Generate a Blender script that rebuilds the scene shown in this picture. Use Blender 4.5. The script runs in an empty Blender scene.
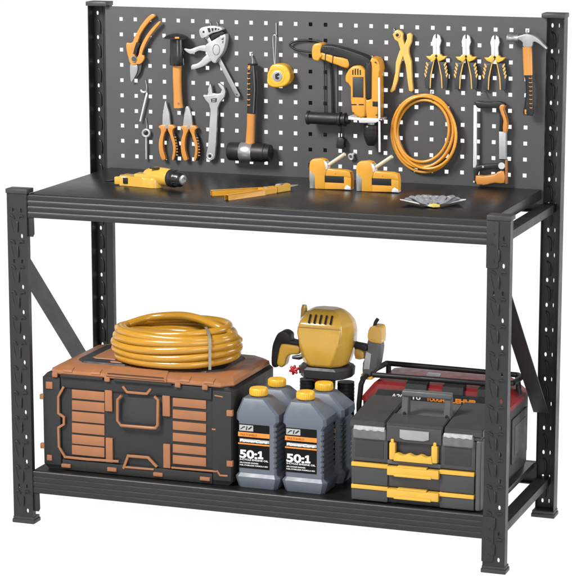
import bpy, bmesh, math, random
from mathutils import Vector, Matrix
random.seed(4)
R = math.radians
S = bpy.context.scene
COL = S.collection

# ------------------------------------------------------------------ camera
CAM = (3.0952, -6.1744, 2.0399); YAW = .3446; PIT = .1902; F = 2356.8446
cd = bpy.data.cameras.new('camera'); cam = bpy.data.objects.new('camera', cd); COL.objects.link(cam)
cam.location = CAM; cam.rotation_euler = (math.pi/2-PIT, 0, YAW)
cd.sensor_width = 36; cd.lens = F/576*36; cd.clip_start = .1; cd.clip_end = 200
S.camera = cam

# ------------------------------------------------------------------ world: surround brightened below to whiten the floor
w = bpy.data.worlds.new('World'); S.world = w; w.use_nodes = True
nt = w.node_tree; nt.nodes.clear()
out = nt.nodes.new('ShaderNodeOutputWorld'); bg = nt.nodes.new('ShaderNodeBackground')
tc = nt.nodes.new('ShaderNodeTexCoord'); sx = nt.nodes.new('ShaderNodeSeparateXYZ')
mr = nt.nodes.new('ShaderNodeMapRange')
mr.inputs['From Min'].default_value = -.02; mr.inputs['From Max'].default_value = .35
mr.inputs['To Min'].default_value = 1.14; mr.inputs['To Max'].default_value = .24
nt.links.new(tc.outputs['Generated'], sx.inputs[0]); nt.links.new(sx.outputs['Z'], mr.inputs['Value'])
nt.links.new(mr.outputs[0], bg.inputs['Strength']); bg.inputs['Color'].default_value = (1, 1, 1, 1)
nt.links.new(bg.outputs[0], out.inputs[0])

# ------------------------------------------------------------------ studio lamps
def area(name, loc, target, size, power, col=(1, 1, 1), sy=None):
    l = bpy.data.lights.new(name, 'AREA'); l.energy = power; l.color = col; l.size = size
    if sy: l.shape = 'RECTANGLE'; l.size_y = sy
    o = bpy.data.objects.new(name, l); COL.objects.link(o); o.location = loc
    o.rotation_euler = (Vector(target)-Vector(loc)).to_track_quat('-Z', 'Y').to_euler()
    return o
area('softbox_key', (-.7, -2.2, 3.35), (.7, .45, 1.15), 1.1, 255, (1, .985, .965))
area('softbox_fill', (3.4, -5.2, 2.2), (.8, .3, .8), 2.2, 105)
area('softbox_side', (5.0, .6, 2.4), (1.2, .4, .9), 1.6, 170, sy=2.4)
S.render.engine = 'CYCLES'
S.view_settings.view_transform = 'Standard'; S.view_settings.look = 'None'
S.view_settings.exposure = 0; S.view_settings.gamma = 1
S.render.resolution_x = 1024; S.render.resolution_y = 1024

# ------------------------------------------------------------------ pixel -> metre helper (photo pixels, 576 wide)
_f = Vector((-math.sin(YAW)*math.cos(PIT), math.cos(YAW)*math.cos(PIT), -math.sin(PIT)))
_r = Vector((math.cos(YAW), math.sin(YAW), 0)); _u = _r.cross(_f)
def at(px, py, ax, v):
    d = _f*F + _r*(px-288) - _u*(py-288); o = Vector(CAM); t = (v-o[ax])/d[ax]
    return o + d*t
def crop(x0, y0, s):
    return lambda pts: [(x0+x/s, y0+y/s) for x, y in pts]
cA = crop(100, 10, 6.4); cB = crop(120, 80, 6.4); cC = crop(180, 15, 6.4); cD = crop(200, 80, 6.4)
cE = crop(255, 20, 6.4); cF = crop(295, 60, 6.4); cG = crop(375, 15, 6.4); cH = crop(460, 15, 6.4)
cI = crop(380, 90, 6.4); cK = crop(460, 95, 5.76); cL = crop(300, 140, 6.4); cM = crop(390, 175, 6.4)
cN = crop(290, 30, 5.24); cO = crop(345, 90, 8.22); cQ = crop(200, 170, 6.4)
cX = crop(30, 330, 3.6); cY = crop(140, 340, 3.6); cT = crop(340, 420, 3.84); cU = crop(340, 340, 5.76)
cV = crop(420, 350, 5.236); cR = crop(265, 295, 4.43)

# ------------------------------------------------------------------ materials
def mat(name, col, rough=.5, metal=0., bump=0., bscale=400., var=.06, vscale=12., coat=0., spec=.5, rvar=.08, stretch=None):
    m = bpy.data.materials.new(name); m.use_nodes = True; n = m.node_tree; b = n.nodes['Principled BSDF']
    b.inputs['Metallic'].default_value = metal; b.inputs['Coat Weight'].default_value = coat
    b.inputs['Coat Roughness'].default_value = .12; b.inputs['Specular IOR Level'].default_value = spec
    t = n.nodes.new('ShaderNodeTexCoord'); mp = n.nodes.new('ShaderNodeMapping')
    if stretch: mp.inputs['Scale'].default_value = stretch
    n.links.new(t.outputs['Object'], mp.inputs[0])
    ns = n.nodes.new('ShaderNodeTexNoise'); ns.inputs['Scale'].default_value = vscale; ns.inputs['Detail'].default_value = 6
    n.links.new(mp.outputs[0], ns.inputs['Vector'])
    cr = n.nodes.new('ShaderNodeMapRange'); cr.inputs['From Min'].default_value = .3; cr.inputs['From Max'].default_value = .7
    cr.inputs['To Min'].default_value = 1-var; cr.inputs['To Max'].default_value = 1+var
    n.links.new(ns.outputs['Fac'], cr.inputs['Value'])
    vm = n.nodes.new('ShaderNodeVectorMath'); vm.operation = 'SCALE'; vm.inputs[0].default_value = [c*.80 for c in col]
    n.links.new(cr.outputs[0], vm.inputs['Scale']); n.links.new(vm.outputs[0], b.inputs['Base Color'])
    rr = n.nodes.new('ShaderNodeMapRange'); rr.inputs['From Min'].default_value = .3; rr.inputs['From Max'].default_value = .7
    rr.inputs['To Min'].default_value = max(.02, rough-rvar); rr.inputs['To Max'].default_value = rough+rvar
    n2 = n.nodes.new('ShaderNodeTexNoise'); n2.inputs['Scale'].default_value = vscale*3.1; n2.inputs['Detail'].default_value = 5
    n.links.new(mp.outputs[0], n2.inputs['Vector']); n.links.new(n2.outputs['Fac'], rr.inputs['Value'])
    n.links.new(rr.outputs[0], b.inputs['Roughness'])
    if bump:
        n3 = n.nodes.new('ShaderNodeTexNoise'); n3.inputs['Scale'].default_value = bscale; n3.inputs['Detail'].default_value = 3
        n.links.new(mp.outputs[0], n3.inputs['Vector'])
        bp = n.nodes.new('ShaderNodeBump'); bp.inputs['Strength'].default_value = bump; bp.inputs['Distance'].default_value = .001
        n.links.new(n3.outputs['Fac'], bp.inputs['Height']); n.links.new(bp.outputs[0], b.inputs['Normal'])
    return m
M = dict(
    steel=mat('charcoal_powder_coat', (.0225, .0225, .0232), .38, spec=.38, bump=.35, bscale=900, var=.07, vscale=5),
    peg=mat('pegboard_paint', (.058, .058, .0595), .5, bump=.3, bscale=900, var=.05, vscale=4),
    bench=mat('bench_laminate', (.008, .0078, .0078), .33, bump=.04, bscale=1500, var=.04, spec=.45, rvar=.02),
    cap=mat('post_cap_plastic', (.032, .032, .033), .45, bump=.2),
    orange=mat('orange_plastic', (.56, .232, .040), .38, bump=.1, bscale=300, var=.06),
    amber=mat('amber_plastic', (.66, .315, .03), .34, bump=.08, bscale=300, var=.05),
    yellow=mat('yellow_plastic', (.64, .375, .055), .24, coat=.35, bump=.06, bscale=300, var=.05),
    tapey=mat('tape_yellow', (.72, .40, .03), .3),
    drilly=mat('drill_orange', (.66, .30, .028), .32, bump=.05),
    toolyel=mat('latch_yellow', (.72, .42, .05), .4, bump=.1),
    punch=mat('punch_yellow_paint', (.70, .42, .10), .4),
    hose=mat('yellow_hose', (.50, .245, .020), .24, var=.05, coat=.25),
    hose2=mat('orange_hose', (.70, .30, .03), .3, var=.05, coat=.2),
    copper=mat('copper_plastic', (.345, .140, .058), .42, bump=.15, bscale=500, var=.08),
    crate=mat('crate_black_plastic', (.024, .024, .025), .5, spec=.35, bump=.35, bscale=700, var=.1),
    black=mat('black_rubber', (.013, .013, .014), .45, spec=.35, bump=.2, bscale=500, var=.12),
    blackg=mat('black_gloss_plastic', (.010, .010, .011), .28, var=.1),
    navy=mat('dark_grip_rubber', (.030, .034, .042), .45, bump=.2),
    cable=mat('black_cable', (.008, .008, .008), .45, spec=.3),
    silver=mat('satin_steel', (.42, .425, .43), .36, metal=.75, bump=.15, bscale=120, var=.08, stretch=(1, 1, .12)),
    alu=mat('cast_aluminium', (.44, .44, .45), .42, metal=.35, bump=.4, bscale=260, var=.08),
    white=mat('bright_polished_steel', (.78, .79, .80), .3, metal=.35, var=.04),
    darkmetal=mat('dark_metal', (.12, .12, .125), .35, metal=.8),
    cream=mat('cream_lever', (.74, .64, .45), .4),
    jug=mat('grey_jug_plastic', (.118, .138, .172), .36, bump=.12, bscale=200, var=.05, vscale=9),
    jugcap=mat('jug_cap_yellow', (.80, .45, .03), .35, var=.03),
    label=mat('label_black', (.004, .004, .004), .6, spec=.15),
    lorange=mat('label_orange', (.80, .26, .03), .4, var=.03),
    lgrey=mat('label_grey', (.42, .42, .42), .4, var=.1),
    lwhite=mat('label_white', (.85, .85, .85), .4, var=.02),
    ldark=mat('label_dark_ink', (.12, .04, .01), .4),
    tool=mat('toolbox_grey_plastic', (.046, .046, .0475), .42, bump=.3, bscale=600, var=.07),
    tool2=mat('toolbox_light_grey_plastic', (.085, .085, .087), .4, bump=.3, bscale=600, var=.07),
    toold=mat('toolbox_dark_plastic', (.026, .026, .027), .45, bump=.2, var=.07),
    clip2=mat('pebbled_clip', (.13, .13, .133), .4, bump=.6, bscale=140, var=.15, vscale=70, coat=.3),
    rail=mat('clear_rail', (.48, .48, .48), .3, bump=.3, bscale=90, var=.2, vscale=80),
    clip=mat('clear_grey_clip', (.33, .33, .34), .22, var=.1, coat=.6),
    red=mat('red_plastic', (.21, .012, .013), .38, var=.07, coat=.2),
    redk=mat('red_knob', (.45, .015, .015), .35),
    glove=mat('glove_grey_leather', (.20, .20, .22), .75, bump=.6, bscale=250, var=.22, vscale=60),
    glovel=mat('glove_pale_cuff', (.60, .60, .60), .7, bump=.5, bscale=250, var=.15, vscale=60),
    glovey=mat('glove_yellow_palm', (.70, .55, .12), .7, bump=.4, bscale=250),
    tie=mat('silver_strap', (.40, .38, .33), .3, metal=.5),
)
# floor: added translucent sheet, whitened from below by the world so shadows vanish
fm = bpy.data.materials.new('white_shadowless_floor'); fm.use_nodes = True; n = fm.node_tree; n.nodes.clear()
fo = n.nodes.new('ShaderNodeOutputMaterial'); ft = n.nodes.new('ShaderNodeBsdfTranslucent'); ft.inputs[0].default_value = (.97, .97, .97, 1)
fd = n.nodes.new('ShaderNodeBsdfDiffuse'); fd.inputs[0].default_value = (.9, .9, .9, 1)
fx = n.nodes.new('ShaderNodeMixShader'); fx.inputs[0].default_value = .04
n.links.new(ft.outputs[0], fx.inputs[1]); n.links.new(fd.outputs[0], fx.inputs[2]); n.links.new(fx.outputs[0], fo.inputs[0])

# ------------------------------------------------------------------ mesh helpers
class B:
    """collects shapes, then links them as ONE mesh object"""
    def __init__(s): s.bm = bmesh.new()
    def _take(s, t, sm=True):
        for f in t.faces: f.smooth = sm
        bmesh.ops.recalc_face_normals(t, faces=t.faces)
        me = bpy.data.meshes.new('tmp'); t.to_mesh(me); t.free(); s.bm.from_mesh(me); bpy.data.meshes.remove(me)
        return s
    def box(s, a, b, bev=0., seg=2):
        t = bmesh.new(); bmesh.ops.create_cube(t, size=1)
        for v in t.verts: v.co = Vector([(a[i]+b[i])/2 + v.co[i]*(b[i]-a[i]) for i in range(3)])
        if bev: bmesh.ops.bevel(t, geom=t.edges[:], offset=bev, segments=seg, affect='EDGES', profile=.5)
        return s._take(t)
    def prism3(s, loop, d, bev=0., seg=2, smooth=0):
        """closed loop of 3-D points extruded by vector d; bevels the front rim"""
        if smooth: loop = catmull(loop, smooth)
        t = bmesh.new(); f = t.faces.new([t.verts.new(p) for p in loop])
        d = Vector(d)
        r = bmesh.ops.extrude_face_region(t, geom=[f]); vs = [g for g in r['geom'] if isinstance(g, bmesh.types.BMVert)]
        for v in vs: v.co += d
        if bev:
            es = [e for e in t.edges if (e.verts[0] in vs) != (e.verts[1] in vs)]
            rim = [e for e in t.edges if e not in es and all(v not in vs for v in e.verts)]
            try: bmesh.ops.bevel(t, geom=rim, offset=bev, segments=seg, affect='EDGES', profile=.5, clamp_overlap=True)
            except Exception: pass
        big = [f for f in t.faces if len(f.verts) > 4]
        bmesh.ops.triangulate(t, faces=big)
        return s._take(t)
    def pp(s, px, y, th, bev=0., smooth=0, seg=2):
        """outline in photo pixels laid on the upright plane at depth y, th thick going back"""
        return s.prism3([at(a, b, 1, y) for a, b in px], (0, th, 0), bev, seg, smooth)
    def tube(s, pts, r, n=10, flat=None, closed=False, up=None, caps=True):
        """sweep; r number or list; flat=(k) squashes along the y axis"""
        pts = [Vector(p) for p in pts]; N = len(pts)
        rs = r if isinstance(r, (list, tuple)) else [r]*N
        t = bmesh.new(); rings = []; prev = None
        for i, p in enumerate(pts):
            if closed: tg = pts[(i+1) % N]-pts[i-1]
            else: tg = pts[min(i+1, N-1)]-pts[max(i-1, 0)]
            tg.normalize()
            if prev is None:
                a = up or (Vector((0, 1, 0)) if abs(tg.y) < .9 else Vector((1, 0, 0)))
                a = (Vector(a)-tg*Vector(a).dot(tg)).normalized()
            else: a = (prev-tg*prev.dot(tg)).normalized()
            prev = a; b = tg.cross(a)
            rings.append([t.verts.new(p + (a*math.cos(2*math.pi*k/n)*(flat or 1) + b*math.sin(2*math.pi*k/n))*rs[i]) for k in range(n)])
        for i in range(N if closed else N-1):
            A, C = rings[i], rings[(i+1) % N]
            for k in range(n): t.faces.new((A[k], A[(k+1) % n], C[(k+1) % n], C[k]))
        if not closed and caps: t.faces.new(rings[0]); t.faces.new(rings[-1])
        return s._take(t)
    def lathe(s, p0, axis, prof, n=28):
        """prof = [(distance along axis, radius)...]"""
        axis = Vector(axis).normalized(); p0 = Vector(p0)
        a = axis.cross(Vector((0, 0, 1)));  a = a.normalized() if a.length > .01 else Vector((1, 0, 0)); b = axis.cross(a)
        t = bmesh.new(); rings = []
        for d, r in prof:
            rings.append([t.verts.new(p0+axis*d+(a*math.cos(2*math.pi*k/n)+b*math.sin(2*math.pi*k/n))*max(r, 1e-5)) for k in range(n)])
        for A, C in zip(rings, rings[1:]):
            for k in range(n): t.faces.new((A[k], A[(k+1) % n], C[(k+1) % n], C[k]))
        t.faces.new(rings[0]); t.faces.new(rings[-1])
        return s._take(t)
    def loft(s, loops, cap=True):
        t = bmesh.new(); rings = [[t.verts.new(p) for p in l] for l in loops]; n = len(rings[0])
        for A, C in zip(rings, rings[1:]):
            for k in range(n): t.faces.new((A[k], A[(k+1) % n], C[(k+1) % n], C[k]))
        if cap: t.faces.new(rings[0]); t.faces.new(rings[-1])
        return s._take(t)
    def hull(s, pts, bev=0.):
        t = bmesh.new()
        for p in pts: t.verts.new(p)
        bmesh.ops.convex_hull(t, input=t.verts[:])
        bmesh.ops.dissolve_limit(t, angle_limit=R(3), verts=t.verts[:], edges=t.edges[:])
        if bev: bmesh.ops.bevel(t, geom=t.edges[:], offset=bev, segments=2, affect='EDGES')
        return s._take(t)
    def plate(s, O, U, V, Nn, us, vs, holes, th, oval=False):
        """sheet with punched holes. cells us x vs; holes {(i,j):(cu,cv,hu,hv)}"""
        O, U, V, Nn = map(Vector, (O, U, V, Nn)); t = bmesh.new()
        P3 = lambda u, v, d=0: t.verts.new(O+U*u+V*v+Nn*d)
        for i in range(len(us)-1):
            for j in range(len(vs)-1):
                u0, u1, v0, v1 = us[i], us[i+1], vs[j], vs[j+1]
                if (i, j) not in holes:
                    for d in (0, th): t.faces.new([P3(u0, v0, d), P3(u1, v0, d), P3(u1, v1, d), P3(u0, v1, d)])
                    continue
                cu, cv, hu, hv = holes[(i, j)]; um, vm = (u0+u1)/2, (v0+v1)/2
                o8 = [(u1, vm), (u1, v1), (um, v1), (u0, v1), (u0, vm), (u0, v0), (um, v0), (u1, v0)]
                k = .72 if oval else 1
                i8 = [(cu+hu, cv), (cu+hu*k, cv+hv*k), (cu, cv+hv), (cu-hu*k, cv+hv*k), (cu-hu, cv), (cu-hu*k, cv-hv*k), (cu, cv-hv), (cu+hu*k, cv-hv*k)]
                rings = []
                for d in (0, th):
                    a = [P3(*q, d) for q in o8]; b = [P3(*q, d) for q in i8]; rings.append(b)
                    for q in range(8): t.faces.new((a[q], a[(q+1) % 8], b[(q+1) % 8], b[q]))
                a, b = rings
                for q in range(8): t.faces.new((a[q], a[(q+1) % 8], b[(q+1) % 8], b[q]))
        # rim
        u0, u1, v0, v1 = us[0], us[-1], vs[0], vs[-1]
        for (a, b), (c, d) in (((u0, v0), (u1, v0)), ((u1, v0), (u1, v1)), ((u1, v1), (u0, v1)), ((u0, v1), (u0, v0))):
            t.faces.new([P3(a, b), P3(c, d), P3(c, d, th), P3(a, b, th)])
        bmesh.ops.remove_doubles(t, verts=t.verts[:], dist=1e-6)
        return s._take(t, False)
    def build(s, name, m, parent=None, ang=38):
        bm = s.bm; off = wloc(parent)
        for v in bm.verts: v.co -= off
        for e in bm.edges:
            e.smooth = not (len(e.link_faces) == 2 and e.calc_face_angle(0) > R(ang))
        me = bpy.data.meshes.new(name); bm.to_mesh(me); bm.free()
        me.materials.append(M[m] if isinstance(m, str) else m)
        o = bpy.data.objects.new(name, me); COL.objects.link(o)
        if parent: o.parent = parent
        return o
def wloc(o):
    v = Vector((0, 0, 0))
    while o: v += o.location; o = o.parent
    return v
def catmull(pts, k=4, closed=True):
    pts = [Vector(p) for p in pts]; N = len(pts); res = []
    for i in range(N if closed else N-1):
        g = lambda j: pts[j % N] if closed else pts[min(max(j, 0), N-1)]
        a, b, c, d = g(i-1), g(i), g(i+1), g(i+2)
        for q in range(k):
            t = q/k
            res.append(.5*((2*b)+(c-a)*t+(2*a-5*b+4*c-d)*t*t+(3*b-a-3*c+d)*t**3))
    if not closed: res.append(pts[-1])
    return res
def thing(name, label, cat, loc, group=None):
    o = bpy.data.objects.new(name, None); COL.objects.link(o); o.location = loc; o.empty_display_size = .05
    o['label'] = label; o['category'] = cat
    if group: o['group'] = group
    return o
def tag(o, label, cat, group=None):
    o['label'] = label; o['category'] = cat
    if group: o['group'] = group
    return o
def dup(root, off, label=None):
    r = root.copy(); COL.objects.link(r); r.location = root.location+Vector(off)
    if label: r['label'] = label
    def kids(src, dst):
        for ch in [c for c in src.children]:
            c = ch.copy(); COL.objects.link(c); c.parent = dst; kids(ch, c)
    kids(root, r); return r
def text(name, s, size, m, parent, origin, ux=(1, 0, 0), uz=(0, 0, 1), bold=0., width=None, d=.0004, shear=0., align='LEFT'):
    """lettering as a thin mesh; origin = world point of the left end of its baseline"""
    c = bpy.data.curves.new(name, 'FONT'); c.body = s; c.size = size; c.offset = bold; c.extrude = d/2; c.shear = shear
    o = bpy.data.objects.new(name, c); COL.objects.link(o)
    dg = bpy.context.evaluated_depsgraph_get(); me = bpy.data.meshes.new_from_object(o.evaluated_get(dg))
    bpy.data.objects.remove(o)
    xs = [v.co.x for v in me.vertices]; sc = (width/(max(xs)-min(xs))) if width else 1; x0 = min(xs)
    ux, uz = Vector(ux), Vector(uz); nn = ux.cross(uz)      # towards +y for upright text
    off = wloc(parent); og = Vector(origin)
    for v in me.vertices:
        v.co = og + ux*((v.co.x-x0)*sc) + uz*v.co.y - ux.cross(uz)*(-v.co.z) - off
    me.materials.clear(); me.materials.append(M[m]); o = bpy.data.objects.new(name, me); COL.objects.link(o); o.parent = parent
    return o

# ================================================================== SETTING
b = B(); b.box((-60, -60, -.03), (60, 60, -.0005)); fl = b.build('floor', fm); fl['kind'] = 'structure'

# ================================================================== WORKBENCH FRAME
W, D, H1, H2 = 1.524, .635, 1.0153, 1.524
PW, PD, TH, PITCH, PH = .0643, .050, .0025, .0762, .040
wb = thing('workbench', 'charcoal steel workbench with pegboard back, lower shelf and bolted angle posts, standing on white ground', 'workbench', (W/2, D/2, 0))
def post(left, front, H):
    b = B()
    ys = 0 if front else D            # outer face of the wide flange
    sy = 1 if front else -1
    x0 = 0 if left else W-PW
    pdp = .030 if front else .044     # depth of the narrow flange
    ks = [k for k in range(40) if PH+k*PITCH < H-.02]
    vs = [0]; holes = {}
    for k in ks: vs += [PH+k*PITCH-.012, PH+k*PITCH+.012]
    vs.append(H)
    if front: hx, half = (.0205, .0466), (.0034, .0036)
    elif left: hx, half = (.0150, .0466), (.0040, 0)
    else: hx, half = (.0188, .0392), (.0037, .0016)
    us = [0, hx[0]-.008, hx[0]+.008, hx[1]-.008, hx[1]+.008, PW]
    bolts = []
    for q, k in enumerate(ks):
        for n_, (ui, cu) in enumerate(((1, hx[0]), (3, hx[1]))):
            if not half[n_]: continue
            if front:
                blocked = k in (1, 10, 12)
                if n_ == 0 and not blocked: continue
                if blocked: bolts.append((x0+cu, PH+k*PITCH))
            holes[(ui, 1+2*q)] = (cu, PH+k*PITCH, half[n_], .0068)
    b.plate((x0, ys, 0), (1, 0, 0), (0, 0, 1), (0, sy, 0), us, vs, holes, TH, True)
    ya, yb = sorted((ys+sy*TH, ys+sy*pdp))
    xo = 0 if left else W-TH
    b.box((xo, ya, 0), (xo+TH, yb, H))
    # folded lip on the free edge
    xi = PW-TH if left else W-PW; ya, yb = sorted((ys+sy*TH, ys+sy*.019))
    b.box((xi, ya, 0), (xi+TH, yb, H))
    # pressed ribs between the holes
    yo = ys if front else D-TH; sgn = -1
    for k in range(-1, len(ks)):
        zc = PH+k*PITCH
        if zc+.066 > H-.004 or zc < -.001: continue
        if front:
            u = x0+.0338
            b.tube([(u, yo, zc+.012), (u, yo+sgn*.0020, zc+.015), (u, yo+sgn*.0030, zc+.020), (u, yo+sgn*.0030, zc+.040), (u, yo, zc+.047)], [.0006, .0024, .0029, .0029, .0006], 10)
            for pts in ([(.0095, .0585), (.0125, .0610), (.0165, .0605), (.0210, .0570), (.0250, .0515)], [(.0385, .0545), (.0420, .0590), (.0465, .0610), (.0505, .0600), (.0530, .0575)]):
                arc = catmull([(x0+a, yo+sgn*(.0026 if 0 < n_ < 4 else .0001), zc+c) for n_, (a, c) in enumerate(pts)], 3, False)
                b.tube(arc, [.0006]+[.0027]*(len(arc)-2)+[.0006], 8)
            b.tube(catmull([(x0+.0120, yo, zc+.052), (x0+.0125, yo-.0010, zc+.040), (x0+.0165, yo-.0010, zc+.024), (x0+.021, yo, zc+.010)], 3, False), .0011, 6)
        else:
            u = x0+hx[0]+.0092
            b.tube(catmull([(u, yo, zc+.012), (u, yo-.0030, zc+.018), (u, yo-.0036, zc+.034), (u-.0010, yo-.0036, zc+.045), (u-.005, yo-.0030, zc+.053), (u-.0115, yo, zc+.058)], 3, False), [.0008]+[.0030]*13+[.0022, .0008], 10)
            if not left: b.tube([(u+.008, yo, zc+.022), (u+.0075, yo-.001, zc+.040), (u+.011, yo, zc+.054)], [.0006, .0018, .0006], 8)
    if not front and left: b.box((x0+.031, D-TH-.0025, .02), (x0+.0335, D-TH+.0005, H-.012), .0008)
    p = b.build('post', 'steel', wb)
    for x, z in bolts: B().lathe((x, ys+TH+.0005, z), (0, 1, 0), [(0, .0060), (.004, .0060), (.006, .004)], 12).build('bolt', 'black', p)
    c = B(); y0, y1 = (0, PD) if front else (D-PD, D); xa, xb = (0, PW) if left else (W-PW, W)
    if front: y1 = .040
    c.box((xa-.003, y0-.003, H-.011), (xb+.003, y1+.003, H+.0025), .002).build('cap', 'cap', p)
    c = B(); c.box((xa-.004, y0-.004, 0), (xb+.004, y1+.004, .012), .002)
    c.box((xa-.0015, y0-.0015, .0115), (xb+.0015, y1+.0015, .020), .001).build('foot', 'cap', p)
for l, f, h in ((1, 1, H1), (0, 1, H1), (1, 0, H2), (0, 0, H2)): post(l, f, h)

def beam(z0, z1, y, sy, x0=PW+.0003, x1=W-PW-.0003):
    h = z1-z0; prof = [(.001, 0), (0, .03), (0, .20), (.0013, .235), (.0019, .262), (0, .30), (0, .45), (.0013, .485), (.0019, .512), (0, .55), (0, .70), (.0013, .735), (.0019, .762), (0, .80), (0, .965), (.002, 1), (.03, 1), (.03, .95), (.007, .90), (.007, .05), (.028, .05), (.028, 0)]
    B().prism3([(x0, y+sy*a, z0+c*h) for a, c in prof], (x1-x0, 0, 0)).build('beam', 'steel', wb)
beam(.934, 1.0013, .003, 1); beam(.0965, .1638, .003, 1)
beam(.934, 1.0010, D-.004, -1); beam(.0965, .1638, D-.004, -1)
# bench top and lower shelf
B().box((.0655, .0060, .974), (1.4640, .5975, 1.0045), .0015).build('bench_top', 'bench', wb)
b = B(); b.box((.0655, .0065, .150), (1.4585, .6000, .1668), .0012); b.build('lower_shelf', 'bench', wb)
# end plates hooked on the posts
for z in (1.001, .163):
    b = B(); b.prism3([(1.4572, -.0026, z), (1.4915, -.0026, z), (1.4915, -.0026, z-.125), (1.4885, -.0026, z-.130), (1.4572, -.0026, z-.130)], (0, .0024, 0), .0006)
    for zz in (z-.035, z-.111): b.lathe((1.478, -.0026, zz), (0, -1, 0), [(0, .004), (.0012, .0035)], 12)
    b.build('end_plate', 'steel', wb)
    b = B(); b.prism3([(.0646, .006, z-.0675), (.0835, .006, z-.0675), (.0845, .006, z-.115), (.0800, .006, z-.124), (.0646, .006, z-.124)], (0, .0025, 0), .0004)
    b.build('end_plate', 'steel', wb)
# side rails (angle section)
for X, s in ((W-.021, 1), (.021, -1)):
    for zt, lo in ((.960, .0), (.118, .0)):
        xi = X-s*.040
        b = B(); b.box((min(X, X-s*.003), .004, zt-.0245), (max(X, X-s*.003), D-.004, zt), .0008)
        b.box((min(xi, X-s*.0032), .004, zt-.003), (max(xi, X-s*.0032), D-.004, zt+.0001))
        b.build('side_rail', 'steel', wb)
# diagonal braces
def brace(x_side, fl_to, ya, za, yb, zb, wdt):
    a, c = Vector((0, ya, za)), Vector((0, yb, zb)); d = (c-a).normalized(); nrm = Vector((0, d.z, -d.y))
    if nrm.z > 0: nrm = -nrm          # down/front side
    q = B(); t = .003*(1 if fl_to > x_side else -1)
    q.prism3([(x_side, *(a-nrm*wdt/2).yz), (x_side, *(c-nrm*wdt/2).yz), (x_side, *(c+nrm*wdt/2).yz), (x_side, *(a+nrm*wdt/2).yz)], (t, 0, 0))
    lo = [a+nrm*(wdt/2), c+nrm*(wdt/2)]
    q.prism3([(x_side+t, *lo[0].yz), (x_side+t, *lo[1].yz), (fl_to, *lo[1].yz), (fl_to, *lo[0].yz)], tuple(-nrm*.003))
    q.build('brace', 'steel', wb)
brace(.046, .006, .03, .806, .600, .267, .029)
brace(1.455, 1.502, .03, .872, .600, .336, .029)

# pegboard
PX, PZ = .0482, .0478; hx0, hz0 = .1097, 1.4735
px0, px1, pz0, pz1 = .0560, 1.4690, .9600, 1.5113
b = B(); us = [px0]; holes = {}
for i in range(28): us += [hx0+i*PX-.012, hx0+i*PX+.012]
us.append(px1); zs = [pz0]
for j in range(9, -1, -1): zs += [hz0-j*PZ-.012, hz0-j*PZ+.012]
zs.append(pz1)
for i in range(28):
    for j in range(10): holes[(1+2*i, 1+2*j)] = (hx0+i*PX, hz0-(9-j)*PZ, .0059, .0059)
b.plate((0, .600, 0), (1, 0, 0), (0, 0, 1), (0, 1, 0), us, zs, holes, .0015)
b.box((px0, .6016, pz1-.0015), (px1, .616, pz1)); b.box((px0, .6016, pz0), (px0+.0015, .616, pz1-.0016)); b.box((px1-.0015, .6016, pz0), (px1, .616, pz1-.0016))
pg = b.build('pegboard', 'peg', wb, 0)
xa, xb = hx0+13*PX-.014, hx0+14*PX+.016
B().box((xa, .6165, .93), (xb, .634, 1.505), .001).build('centre_stiffener', 'toold', pg)

# ================================================================== TOOLS ON THE PEGBOARD
PY = .5995
def base(px, py, y=PY): return tuple(at(px, py, 1, y))
def disc(b, px, py, y, r, th=.002, n=20):
    p = at(px, py, 1, y); return b.lathe(p, (0, 1, 0), [(0, r*.9), (th*.25, r), (th, r)], n)
def ppath(pts, y): return [at(a, c, 1, y) for a, c in pts]
def hook(px, py0, py1, label, y=.585, r=.0013, curl=True):
    a = at(px, py0, 1, PY); z = at(px, py1, 1, y).z; x = at(px, py1, 1, y).x
    o = thing('pegboard_hook', label, 'hook', tuple(a), 'wire hooks hanging tools on the pegboard')
    b = B(); pts = [(a.x, .606, a.z), (a.x, .598, a.z), (a.x, .594, a.z-.002), (x, y+.004, (a.z+z)/2), (x, y, z+.004), (x, y-.003, z), (x, y-.009, z), (x, y-.011, z+.006)]
    b.tube(catmull(pts, 4, False), r, 8); b.build('wire', 'silver', o)
    return o
# --- pruner
t = thing('pruning_shears', 'orange handled pruning shears with curved blade, leftmost tool on the pegboard', 'shears', base(134, 60))
B().pp(cA([(168, 212), (186, 212), (207, 204), (225, 165), (252, 112), (288, 62), (322, 30), (344, 28), (349, 42), (322, 66), (288, 108), (258, 155), (240, 205), (222, 262), (228, 300), (248, 330), (232, 350), (196, 348), (180, 300), (168, 250)]), .580, .010, .0022, 3).build('handle', 'orange', t)
B().pp(cA([(375, 74), (384, 84), (345, 132), (308, 186), (280, 245), (268, 286), (280, 292), (283, 312), (262, 342), (236, 346), (228, 320), (246, 285), (258, 235), (290, 172), (332, 116)]), .577, .009, .002, 3).build('handle', 'orange', t)
B().pp(cA([(232, 206), (258, 212), (240, 250), (232, 284), (210, 282), (218, 250)]), .576, .008, .001).build('spring', 'blackg', t)
B().pp(cA([(194, 346), (226, 346), (240, 360), (236, 400), (218, 436), (198, 460), (193, 410)]), .583, .003, .0006, 3).build('blade', 'silver', t)
B().pp(cA([(226, 346), (262, 342), (264, 372), (252, 408), (232, 432), (216, 440), (236, 396)]), .587, .003, .0006, 3).build('blade', 'darkmetal', t)
b = B(); disc(b, *cA([(215, 313)])[0], .574, .0105, .006); pv = b.build('pivot', 'silver', t)
b = B(); disc(b, *cA([(215, 313)])[0], .572, .0075, .003); b.build('bolt', 'darkmetal', pv)
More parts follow.
